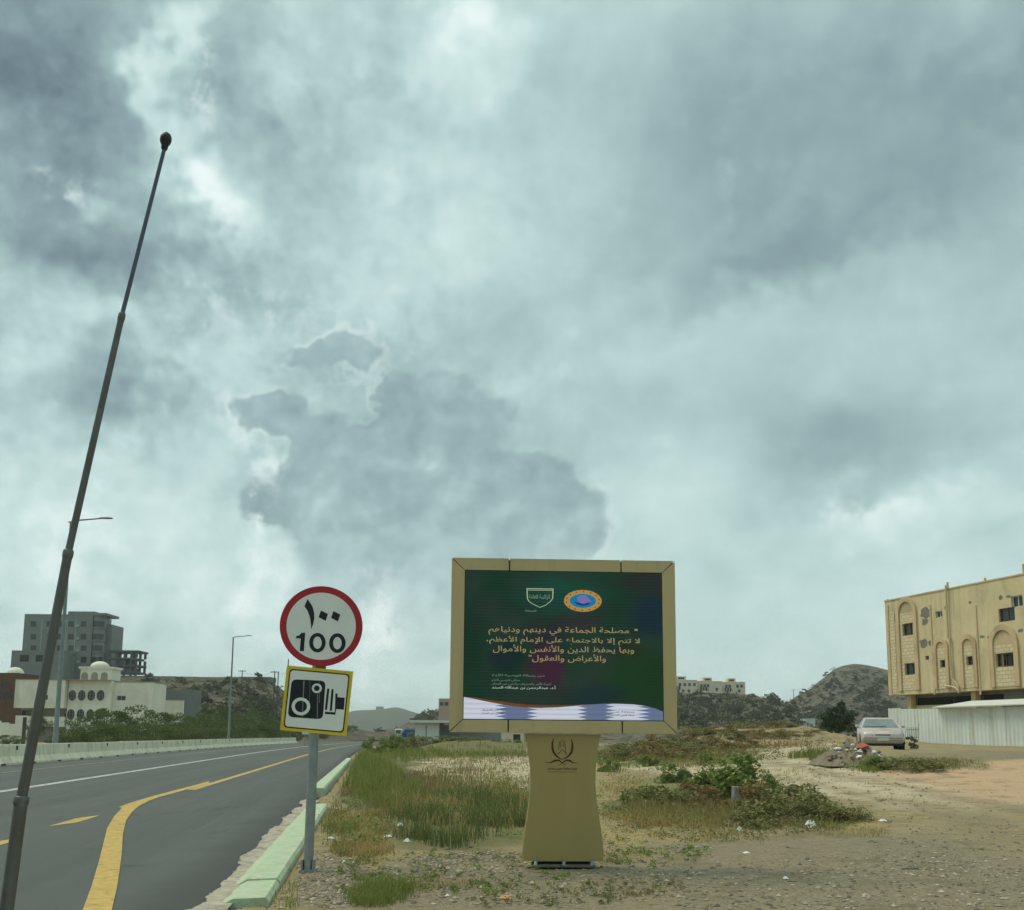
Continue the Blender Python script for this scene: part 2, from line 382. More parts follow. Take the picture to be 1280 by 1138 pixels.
def build_ground():
    az = np.concatenate([np.arange(-72, 72.01, 0.28), np.arange(76, 285, 6.0)])
    rr = [2.2]
    while rr[-1] < 4200: rr.append(rr[-1]*(1.022 if rr[-1] < 900 else 1.06))
    rr = np.array(rr); A, RR = np.meshgrid(np.radians(az), rr)
    X = np.concatenate([[0], (RR*np.sin(A)).ravel()]); Y = np.concatenate([[0], (RR*np.cos(A)).ravel()])
    Z = Zt(X, Y); V = np.stack([X, Y, Z], 1)
    na, nr = len(az), len(rr)
    i = np.arange(nr-1)[:, None]*na; j = np.arange(na)[None]; j2 = (j+1) % na
    Q = np.stack([i+j, i+j2, i+na+j2, i+na+j], -1).reshape(-1, 4)+1
    me_o = np_mesh('ground', V, Q[:, ::-1], None, None, True)
    px, py = prj(V); fr = Y > 2
    wob = (fbm(X*0.9, Y*0.9, 4, 40)-0.47); px = px+wob*60; py = py+(fbm(X*0.7, Y*0.7, 4, 50)-0.47)*34*np.clip(12/np.maximum(Y, 4), .15, 1.3)
    def M(*es):
        m = 0
        for e in es: m = np.maximum(m, ell(px, py, *e[:4], *(e[5:6] or (0,)))*e[4])
        return np.clip(m*fr*(0.35+1.5*fbm(X*0.55, Y*0.3, 5, int(abs(es[0][0])) % 91)), 0, 1.1)
    s, t = road_st(X, Y); verge = sst(-1.0, -0.5, t)
    hill = sst(4.5, 9.0, Z)+sst(150, 230, Y)
    sand = M((600, 962, 90, 17, 1.0), (560, 950, 60, 8, .7), (960, 966, 210, 16, .9, 4), (985, 941, 60, 7, .9, -8), (900, 955, 70, 10, .8), (1030, 980, 160, 14, .6, 6), (650, 992, 30, 10, .5))*verge
    straw = M((880, 1050, 150, 15, .6), (800, 1030, 50, 30, .5), (455, 1068, 40, 22, .6), (450, 1035, 40, 18, .6), (640, 1000, 60, 12, .8), (1050, 1035, 70, 16, .5), (560, 1100, 90, 12, .35), (780, 985, 40, 14, .5), (770, 1010, 30, 30, .5))*verge
    red = M((1230, 985, 110, 22, 1.0, 4), (1140, 975, 60, 11, .8), (1300, 975, 80, 30, .9))*verge
    green = M((570, 1030, 110, 40, .8), (470, 970, 60, 50, .9), (560, 940, 120, 9, .8), (470, 1115, 60, 26, .5), (860, 1005, 110, 34, .6), (1000, 1020, 80, 20, .5), (1025, 946, 45, 7, .7), (1150, 953, 80, 9, .6), (840, 940, 110, 16, .9), (560, 930, 120, 10, .9))*verge
    grav = M((700, 1125, 330, 50, .9), (420, 1105, 50, 40, .8), (1080, 1110, 330, 75, 1.0), (1240, 1050, 160, 40, .6), (600, 1085, 130, 14, .7), (1210, 945, 110, 7, .7))*verge
    # the dirt track: pale worn strip with two wheel ruts
    tp = gp(np.array([1420., 1280, 1180, 1080, 1000, 945, 935, 965, 1005]), np.array([1075., 1030, 1003, 984, 969, 957, 949, 942, 937]))[:, :2]
    dm = np.full(X.shape, 1e9); near = (Y > 5)&(Y < 120)&(X > -2)
    for a_, b_ in zip(tp[:-1], tp[1:]):
        e_ = b_-a_; k_ = np.clip(((X-a_[0])*e_[0]+(Y-a_[1])*e_[1])/(e_@e_), 0, 1); dm = np.minimum(dm, np.hypot(X-a_[0]-k_*e_[0], Y-a_[1]-k_*e_[1]))
    dm = dm+(fbm(X*.5, Y*.5, 3, 77)-.45)*.9
    trk = (1-sst(1.3, 2.3, dm))*near*(.25+.75*sst(15, 26, Y)); rut = np.exp(-((dm-.8)/.3)**2)*near
    sand = np.maximum(sand, trk*.95); grav = grav*(1-.8*trk); red = red*(1-.5*trk); green = green*(1-.8*trk)
    ca = me_o.data.color_attributes
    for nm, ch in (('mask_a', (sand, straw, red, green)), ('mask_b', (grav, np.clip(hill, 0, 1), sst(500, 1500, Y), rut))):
        c = ca.new(nm, 'FLOAT_COLOR', 'POINT'); arr = np.stack([np.broadcast_to(k, X.shape) for k in ch], 1).astype(np.float32)
        c.data.foreach_set('color', arr.ravel())
    m = bpy.data.materials.new('ground'); m.use_nodes = True; N = NT(m.node_tree); bs = m.node_tree.nodes['Principled BSDF']
    pos = N.n('ShaderNodeNewGeometry').outputs['Position']
    def att(nm):
        a = N.n('ShaderNodeAttribute', attribute_name=nm); q = N.n('ShaderNodeSeparateColor'); N.put(q.inputs[0], a.outputs['Color']); return q.outputs[0], q.outputs[1], q.outputs[2], a.outputs['Alpha']
    sa, st_, re, gr = att('mask_a'); gv, hi, fa, ru = att('mask_b')
    n_f = N.noise(pos, 22.0, 4, 0.7); n_m = N.noise(pos, 2.6, 5, 0.65); n_l = N.noise(pos, 0.55, 5, 0.65)
    def brk(mk, k=0.9):               # break a mask's edge up with noise
        q = N.math('ADD', N.math('ADD', N.math('MULTIPLY', n_m, .40), N.math('MULTIPLY', n_f, .28)), N.math('MULTIPLY', n_l, .32))
        return N.ss(N.math('ADD', N.math('MULTIPLY', mk, 0.85), N.math('MULTIPLY', N.math('SUBTRACT', q, 0.5), k*2.6)), 0.22, 0.68)
    c = N.mix(N.ss(n_m, .3, .7), (0.22, 0.175, 0.095), (0.35, 0.285, 0.16))
    c = N.mix(brk(sa), c, N.mix(n_m, (0.54, 0.455, 0.32), (0.40, 0.335, 0.225)))
    c = N.mix(brk(re), c, N.mix(n_m, (0.52, 0.34, 0.215), (0.42, 0.31, 0.20)))
    c = N.mix(brk(st_), c, N.mix(n_f, (0.38, 0.29, 0.125), (0.26, 0.21, 0.10)))
    c = N.mix(brk(gr), c, N.mix(n_f, (0.11, 0.115, 0.045), (0.19, 0.17, 0.08)))
    c = N.mix(brk(gv), c, N.mix(N.ss(n_f, .35, .65), (0.16, 0.138, 0.092), (0.28, 0.24, 0.16)))
    c = N.mix(N.math('MULTIPLY', ru, N.ss(n_m, .3, .6, .25, .75)), c, (0.24, 0.185, 0.115))
    spk = N.noise(pos, 7.0, 3, 0.75); c = N.mix(N.ss(spk, .58, .70, 0, .6), c, (0.085, 0.080, 0.058)); c = N.mix(N.ss(spk, .30, .40, .5, 0), c, (0.36, 0.32, 0.24)); c = N.mix(N.ss(N.noise(pos, 1.3, 4, .7), .52, .66, 0, .5), c, (0.12, 0.115, 0.055))
    c = N.mix(N.ss(n_f, .56, .72, 0, .55), c, (0.10, 0.095, 0.075)); c = N.mix(N.ss(n_l, .50, .70, 0, .35), c, (0.19, 0.165, 0.11))
    # hillsides: pale stony soil, rock and low scrub
    h1 = N.noise(pos, 0.06, 6, 0.62, 0.5); h2 = N.noise(pos, 0.45, 5, 0.65)
    hc = N.mix(N.ss(h1, .35, .65), (0.21, 0.175, 0.125), (0.12, 0.112, 0.084))
    hc = N.mix(N.ss(h2, .46, .60), hc, (0.052, 0.060, 0.033))
    hc = N.mix(N.ss(N.noise(pos, 0.20, 6, 0.7), .58, .70), hc, (0.24, 0.21, 0.16))
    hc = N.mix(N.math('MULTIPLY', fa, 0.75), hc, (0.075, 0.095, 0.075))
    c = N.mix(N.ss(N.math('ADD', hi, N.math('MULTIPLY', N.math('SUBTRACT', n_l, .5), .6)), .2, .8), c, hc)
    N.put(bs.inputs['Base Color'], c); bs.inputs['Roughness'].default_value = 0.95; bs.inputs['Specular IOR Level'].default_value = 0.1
    b = N.n('ShaderNodeBump'); b.inputs['Strength'].default_value = 0.9; b.inputs['Distance'].default_value = 0.05
    N.put(b.inputs['Height'], N.math('ADD', N.math('MULTIPLY', n_f, .5), n_m)); 
    b2 = N.n('ShaderNodeBump'); b2.inputs['Strength'].default_value = 1.0; b2.inputs['Distance'].default_value = 2.5
    N.put(b2.inputs['Height'], N.math('MULTIPLY', h2, hi)); N.put(b2.inputs['Normal'], b.outputs[0])
    N.put(bs.inputs['Normal'], b2.outputs[0])
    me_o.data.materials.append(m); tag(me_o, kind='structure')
build_ground()

# ------------------------------------------------------------------ road
def strip(name, ss, ta, tb, z, m, parent=None, kind='structure', jag=None):
    ss = np.asarray(ss, float); ta = np.broadcast_to(ta, ss.shape); tb = np.broadcast_to(tb, ss.shape)
    k = 8; T = np.linspace(0, 1, k) if jag is None or True else None
    V = []
    for q in T:
        x, y = road_xy(ss, ta+(tb-ta)*q); V.append(np.stack([x, y, np.full(len(ss), z)], 1))
    V = np.concatenate(V); n = len(ss)
    i = np.arange(k-1)[:, None]*n; j = np.arange(n-1)[None]
    Q = np.stack([i+j, i+n+j, i+n+j+1, i+j+1], -1).reshape(-1, 4)
    o = np_mesh(name, V, Q, m, parent, False)
    if kind: tag(o, kind=kind)
    return o
def road_mat():
    m = bpy.data.materials.new('asphalt'); m.use_nodes = True; N = NT(m.node_tree); bs = m.node_tree.nodes['Principled BSDF']
    pos = N.n('ShaderNodeNewGeometry').outputs['Position']
    rot = N.n('ShaderNodeVectorRotate', rotation_type='Z_AXIS'); N.put(rot.inputs['Vector'], pos); rot.inputs['Angle'].default_value = RDAZ*-1*-1
    stz = N.vec('MULTIPLY', rot.outputs[0], (1.1, 0.03, 1))
    a = N.noise(stz, 1.0, 4, 0.6); b = N.noise(pos, 90, 3, 0.7); c0 = N.noise(pos, 0.7, 5, 0.6)
    c = N.mix(N.ss(a, .3, .7), (0.050, 0.060, 0.053), (0.078, 0.088, 0.077))
    c = N.mix(N.ss(c0, .35, .7, 0, .6), c, (0.060, 0.066, 0.062)); c = N.mix(N.ss(N.noise(stz, 2.6, 5, .7), .55, .75, 0, .4), c, (0.125, 0.13, 0.118))
    c = N.mix(N.ss(b, .55, .75, 0, .5), c, (0.19, 0.19, 0.17))
    c = N.mix(N.ss(b, .30, .42, .5, 0), c, (0.055, 0.058, 0.055))
    vo = N.n('ShaderNodeTexVoronoi', feature='DISTANCE_TO_EDGE'); vo.inputs['Scale'].default_value = 0.32
    N.put(vo.inputs['Vector'], N.vec('ADD', pos, N.vec('MULTIPLY', N.noise(pos, 1.6, 4, .7, color=True), (1.6, 1.6, 0))))
    c = N.mix(N.math('MULTIPLY', N.ss(vo.outputs['Distance'], .004, .012, .8, 0), N.ss(c0, .48, .62)), c, (0.022, 0.022, 0.02))
    tt = N.math('ADD', N.vec('DOT_PRODUCT', pos, (RV[0], RV[1], 0)), N.math('MULTIPLY', N.math('SUBTRACT', c0, .5), .5))
    c = N.mix(N.ss(tt, -2.1, -1.45, 0, .75), c, (0.035, 0.036, 0.032))     # fresh bitumen along the torn edge
    N.put(bs.inputs['Base Color'], c); bs.inputs['Roughness'].default_value = 0.75; bs.inputs['Specular IOR Level'].default_value = 0.35
    bp = N.n('ShaderNodeBump'); bp.inputs['Strength'].default_value = 0.35; bp.inputs['Distance'].default_value = 0.01
    N.put(bp.inputs['Height'], b); N.put(bs.inputs['Normal'], bp.outputs[0])
    return m
SS = np.concatenate([np.arange(-30, 4, 2.0), np.arange(4, 30, 0.12), np.arange(30, 300, 1.5)])
jg = (fbm(SS*1.7, SS*0+3.3, 4, 60)-0.47)*0.20*(SS < 60)
strip('road', SS, -15.4, np.where(SS < 24, -1.15, -1.40+jg), 0.0, road_mat())
m_white = mat('white_road_paint', (0.62, 0.64, 0.60), 0.7, 0.22, 6.0, dirt=((0.20, 0.21, 0.19), 0.7))
m_yel = mat('yellow_road_paint', (0.53, 0.36, 0.10), 0.75, 0.25, 14.0, dirt=((0.22, 0.17, 0.075), 0.75))
m_fade = mat('faded_road_paint', (0.30, 0.27, 0.20), 0.8, 0.3, 5.0, dirt=((0.12, 0.12, 0.11), 0.9))
SL = np.concatenate([np.arange(-30, 65, 1.5), np.arange(65, 260, 3.0)])
strip('lane_marking', SL, -8.50, -8.40, 0.004, m_white); strip('lane_marking', SL, -8.36, -8.27, 0.004, m_white)
strip('edge_marking', SL, -12.30, -12.14, 0.004, m_fade)
strip('yellow_edge_marking', np.concatenate([np.arange(26, 65, 1.0), np.arange(65, 230, 3.0)]), -4.40, -4.20, 0.004, m_yel)
def zp(L, sc, ox, oy): return [(ox+a/sc, oy+b/sc) for a, b in L]
lft = zp([(400, 1390), (450, 1250), (493, 1138), (545, 1000), (590, 850), (615, 750), (640, 650), (680, 580), (730, 525), (706, 522), (800, 489), (900, 460), (1000, 433), (1148, 395), (1250, 366)], 4.783, 0, 900)
rgt = zp([(640, 1390), (655, 1250), (668, 1138), (700, 1000), (715, 900), (728, 800), (735, 680), (755, 600), (790, 550), (830, 515), (900, 480), (960, 460), (1050, 435), (1148, 408), (1250, 380)], 4.783, 0, 900)
P = [flat(*q, z=0.0085) for q in lft+rgt[::-1]]
mb = MB(); n = len(lft); mb.add(P, [(i, i+1, 2*n-2-i, 2*n-1-i) for i in range(n-1)])
tag(mb.build('yellow_turn_marking', m_yel), kind='structure')
for sa, sb in ((16.0, 18.0), (12.4, 14.3), (8.7, 10.6), (4.9, 6.8)):
    strip('yellow_dash_marking', [sa, sa+.6, sb-.6, sb], [-4.62, -4.62, -4.62, -4.44], [-4.60, -4.40, -4.40, -4.42], 0.004, m_yel)

# gutter of broken concrete and the green painted kerb
m_conc = mat('old_concrete', (0.46, 0.41, 0.33), 0.9, 0.35, 9.0, 0.9, 30, dirt=((0.15, 0.14, 0.11), 0.85))
m_green = mat('green_kerb_paint', (0.30, 0.47, 0.28), 0.9, 0.25, 9.0, 0.8, 25, col2=(0.46, 0.50, 0.37), dirt=((0.40, 0.36, 0.27), 1.0), streak=((0.50, 0.47, 0.37), .8, 5.0))
m_kwhite = mat('white_kerb_paint', (0.66, 0.67, 0.58), 0.8, 0.2, 8.0, 0.3, 25, dirt=((0.35, 0.33, 0.26), 0.6))
m_kyel = mat('yellow_kerb_paint', (0.55, 0.36, 0.08), 0.8, 0.2, 8.0, 0.3, 25, dirt=((0.20, 0.17, 0.10), 0.6))
rnd = random.Random(4)
SG = np.arange(5.0, 22.0, 0.05)
ja = (fbm(SG*1.1, SG*0+9, 5, 70)-0.47)*0.26+rnd.random()*0
ja = ja+np.array([rnd.uniform(-.012, .012) for _ in SG])
gut = strip('gutter', SG, -1.34+ja, -1.06, 0.014, m_conc)
me = gut.data
for v in me.vertices: v.co.z += 0.03*(vnoise(np.array(v.co.x*7), np.array(v.co.y*7), 3)-0.3)
kerb = tag(thing('kerb', None, None), kind='structure')
def kerb_stone(s0, s1, mt, h=0.13, t0=-1.12, t1=-0.80, sink=0.0, face=None):
    mb = MB(); pr = [(t0-.06, -0.1), (t0-.05, 0.02), (t0+0.04, h-.02), (t0+0.08, h), (t1-.03, h+.005), (t1, h-.03), (t1+.01, -0.1)]
    V = []
    for s in (s0, s0+.02, s1-.02, s1):
        e = 0.006 if s in (s0, s1) else 0.0
        for t, z in pr:
            x, y = road_xy(s, t); V.append((x, y, z-e*(z > 0)-sink+rnd.uniform(-.0015, .0015)))
    k = len(pr); Fs = [(a*k+i, a*k+i+1, (a+1)*k+i+1, (a+1)*k+i) for a in range(3) for i in range(k-1)]
    Fs += [tuple(range(k))[::-1], tuple(range(3*k, 4*k))]
    mb.add(V, Fs); o = mb.build('kerb_stone', mt, kerb)
    if face:
        q = MB(); A = []
        for s in (s0+.02, s1-.02):
            for t, z in pr[1:3]:
                x, y = road_xy(s, t-0.008); A.append((x, y, z-sink))
        q.add(A, [(0, 1, 3, 2)]); q.build('painted_face', face, o)
    return o
for i in range(11):
    s = 8.6+i*1.0
    kerb_stone(s, s+0.997, m_green, 0.085, -1.14, -0.78, sink=0.02 if i == 0 else 0.004*rnd.random())
for i in range(30):
    s = 24.0+i*1.0
    kerb_stone(s, s+0.997, m_kwhite if i > 27 else m_green, 0.15, -1.42+i*.002, -1.05, face=m_kyel if (i//3) % 2 == 1 else None)

# concrete road barrier on the far side: separate blocks
m_bar = mat('barrier_concrete', (0.74, 0.71, 0.54), 0.9, 0.15, 1.6, 0.4, 12, dirt=((0.44, 0.43, 0.32), 0.6), streak=((0.36, 0.36, 0.27), 0.6, 3.0))
m_black = mat('black_plastic', (0.02, 0.02, 0.02), 0.5, 0.2)
m_rust = mat('rust_brown', (0.16, 0.08, 0.045), 0.8, 0.3, 30)
prof = [(-.30, -.1), (-.30, .08), (-.28, .12), (-.13, .34), (-.085, .80), (-.07, .83), (.07, .83), (.085, .80), (.13, .34), (.28, .12), (.30, .08), (.30, -.1)]
bar_n = 0
for i in range(38):
    s0 = 16+i*3.75; xm, ym = road_xy(s0+1.86, -14.95); x0, y0 = road_xy(s0, -14.95); x1, y1 = road_xy(s0+3.72, -14.95)
    ang = math.atan2(x0-x1, y1-y0)
    root = thing('concrete_barrier', 'pale green concrete barrier block in the row along the far road edge', 'barrier', (float(xm), float(ym), rnd.uniform(-.01, .01)), ang+rnd.uniform(-.003, .003), 'concrete barrier blocks along the far road edge')
    if i == 0:
        mb = MB(); k = len(prof); V = []
        for yy, e in ((-1.86, .015), (-1.84, 0), (1.84, 0), (1.86, .015)): V += [(a*(1-e), yy, b-e*(b > 0)) for a, b in prof]
        mb.add(V, [(a*k+j, (a+1)*k+j, (a+1)*k+j+1, a*k+j+1) for a in range(3) for j in range(k-1)]+[tuple(range(k)), tuple(range(3*k, 4*k))[::-1]])
        bb_me = mb.build('block', m_bar, root).data
        mb = MB().box((.105, -1.70, .69), (.05, .14, .17)); rf_me = mb.build('reflector', m_black, root).data
        ft_me = MB().box((.302, 0.0, .03), (.02, .5, .08)).build('drain_slot', m_black, root).data
    else:
        link_mesh('block', bb_me, None, root)
        if i % 2 == 0: link_mesh('reflector', rf_me, None, root)
        link_mesh('drain_slot', ft_me, None, root)

# ------------------------------------------------------------------ lettering
def _forms():
    order = [chr(c) for c in list(range(0x621, 0x63B))+list(range(0x641, 0x64B))]
    two = 'آأؤإاةدذرزوى'; F = {}; c = 0xFE80
    for ch in order:
        n = 1 if ch == 'ء' else 2 if ch in two else 4
        F[ch] = [chr(c+i) for i in range(n)]; c += n
    return F
AF = _forms(); LA = {'آ': 0xFEF5, 'أ': 0xFEF7, 'إ': 0xFEF9, 'ا': 0xFEFB}
def shape(s):                          # join Arabic letters, in visual (left to right) order
    out = []; i = 0; prev = False
    while i < len(s):
        ch = s[i]
        if ch == 'ل' and i+1 < len(s) and s[i+1] in LA:
            out.append(chr(LA[s[i+1]]+(1 if prev else 0))); prev = False; i += 2; continue
        if ch not in AF: out.append(ch); prev = False; i += 1; continue
        f = AF[ch]; nxt = i+1 < len(s) and s[i+1] in AF and s[i+1] != 'ء' and len(f) == 4
        if len(f) == 1: out.append(f[0]); prev = False
        else: out.append((f[3] if nxt else f[1]) if prev else (f[2] if nxt else f[0])); prev = nxt
        i += 1
    return ''.join(reversed(out))
def text_part(name, s, x0, x1, z0, z1, y, m, parent, bold=0.02, raw=False):
    """flat lettering fitted into the box x0..x1, z0..z1 of the parent's XZ plane"""
    c = bpy.data.curves.new('t', 'FONT'); c.body = s if raw else shape(s); c.offset = bold; c.resolution_u = 3
    o = bpy.data.objects.new('t', c); COL.objects.link(o)
    me = bpy.data.meshes.new_from_object(o.evaluated_get(bpy.context.evaluated_depsgraph_get()))
    bpy.data.objects.remove(o); bpy.data.curves.remove(c)
    n = len(me.vertices); co = np.empty(n*3, np.float32); me.vertices.foreach_get('co', co); co = co.reshape(-1, 3)
    lo, hi = co.min(0), co.max(0); k = (co-lo)/np.maximum(hi-lo, 1e-6)
    new = np.stack([x0+k[:, 0]*(x1-x0), np.full(n, y), z0+k[:, 1]*(z1-z0)], 1).astype(np.float32)
    me.vertices.foreach_set('co', new.ravel()); me.update(); me.materials.clear(); me.name = name
    return link_mesh(name, me, m, parent)
def build_at(mb, name, m, parent):      # mesh collected in world coordinates, parent unrotated
    L = parent.location; mb.v = [(a-L.x, b-L.y, c-L.z) for a, b, c in mb.v]; return mb.build(name, m, parent)

# ------------------------------------------------------------------ roadside display on a waisted pedestal
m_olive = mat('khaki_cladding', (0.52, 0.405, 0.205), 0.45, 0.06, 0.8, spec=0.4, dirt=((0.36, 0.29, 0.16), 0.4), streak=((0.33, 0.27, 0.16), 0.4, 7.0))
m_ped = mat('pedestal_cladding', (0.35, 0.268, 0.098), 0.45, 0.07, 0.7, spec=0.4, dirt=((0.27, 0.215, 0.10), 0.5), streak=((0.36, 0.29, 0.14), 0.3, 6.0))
m_joint = mat('dark_joint', (0.012, 0.012, 0.010), 0.8, 0.1)
m_steel = mat('galvanised_steel', (0.30, 0.33, 0.33), 0.5, 0.2, 8.0, metal=0.6, dirt=((0.20, 0.18, 0.14), 0.4))
m_brownp = mat('brown_print', (0.10, 0.028, 0.012), 0.6, 0.1)
def screen_mat():
    m = bpy.data.materials.new('led_screen'); m.use_nodes = True; N = NT(m.node_tree); bs = m.node_tree.nodes['Principled BSDF']
    p = N.n('ShaderNodeTexCoord').outputs['Object']
    wob = N.noise(p, 1.6, 3, 0.5, color=True)
    q = N.vec('ADD', p, N.vec('MULTIPLY', N.vec('SUBTRACT', wob, (.5, .5, .5)), (0.5, 0, 0.3)))
    c = N.mix(N.ss(N.noise(q, 1.3, 3, .5), .38, .62), lin(8, 70, 44), lin(42, 66, 54))
    def spot(x, z, rx, rz, col, k, c):
        d = N.vec('MULTIPLY', N.vec('SUBTRACT', q, (x, 0, z)), (1/rx, 0, 1/rz))
        return N.mix(N.math('MULTIPLY', N.ss(N.vec('LENGTH', d), .35, 1.05, 1, 0), k), c, col)
    c = spot(-.05, 2.75, .55, .25, lin(0, 92, 72), .8, c); c = spot(.95, 2.55, .35, .32, lin(10, 48, 72), .85, c)
    c = spot(.85, 2.9, .5, .16, lin(50, 46, 48), .7, c); c = spot(-.15, 2.05, .26, .38, lin(84, 22, 66), .85, c); c = spot(.1, 2.45, .3, .12, lin(70, 40, 60), .5, c); c = spot(.7, 2.15, .25, .12, lin(60, 30, 30), .6, c)
    c = spot(-.2, 2.35, .35, .2, lin(44, 46, 54), .7, c); c = spot(.8, 1.9, .5, .4, lin(14, 70, 16), .75, c)
    c = spot(-.55, 2.1, .22, .2, lin(16, 34, 50), .7, c); c = spot(-.9, 2.3, .2, .6, lin(6, 56, 36), .6, c)
    c = spot(.35, 1.72, .45, .13, lin(16, 48, 60), .6, c)
    # fine scan-line shimmer
    w = N.n('ShaderNodeTexWave', wave_type='BANDS', bands_direction='Z'); w.inputs['Scale'].default_value = 9.5; w.inputs['Distortion'].default_value = 2.2; w.inputs['Detail'].default_value = 1.0
    w.inputs['Detail Scale'].default_value = 0.6; N.put(w.inputs['Vector'], N.vec('MULTIPLY', p, (0.35, 1, 1)))
    c = N.mix(N.math('MULTIPLY', N.ss(w.outputs[1], 0.3, 0.9), N.ss(N.noise(q, 2.2, 2, .5), .42, .6, 0.05, .5)), c, lin(10, 26, 24))
    N.put(bs.inputs['Emission Color'], c); bs.inputs['Emission Strength'].default_value = 0.40
    bs.inputs['Base Color'].default_value = (0.006, 0.007, 0.007, 1); bs.inputs['Roughness'].default_value = 0.55; bs.inputs['Specular IOR Level'].default_value = 0.25
    return m
def wave_mat():
    m = bpy.data.materials.new('screen_wave'); m.use_nodes = True; N = NT(m.node_tree); bs = m.node_tree.nodes['Principled BSDF']
    p = N.n('ShaderNodeTexCoord').outputs['Object']; sp = N.n('ShaderNodeSeparateXYZ'); N.put(sp.inputs[0], p)
    blot = None
    for x, w_ in ((-.48, .17), (.33, .15), (1.0, .2)):
        b = N.ss(N.math('ABSOLUTE', N.math('SUBTRACT', sp.outputs[0], x)), 0.02, w_*1.6, 1, 0)
        blot = b if blot is None else N.math('MAXIMUM', blot, b)
    saw = N.math('PINGPONG', N.math('MULTIPLY', sp.outputs[2], 56.0), 1.0)
    k = N.ss(N.math('ADD', blot, N.math('MULTIPLY', saw, -0.62)), 0.0, 0.22)
    saw2 = N.math('PINGPONG', N.math('MULTIPLY', sp.outputs[2], 40.0), 1.0)
    c = N.mix(N.math('MULTIPLY', N.ss(saw2, .3, .9), .35), lin(214, 220, 232), lin(150, 164, 196))
    c = N.mix(N.math('MULTIPLY', k, .85), c, lin(58, 84, 132))
    N.put(bs.inputs['Emission Color'], c); bs.inputs['Emission Strength'].default_value = 0.62; bs.inputs['Base Color'].default_value = (0.01, 0.01, 0.01, 1)
    return m
def glow(name, c, k=0.6): return mat(name, (0.01, 0.01, 0.01), 0.6, 0.0, emit=c, estr=k)

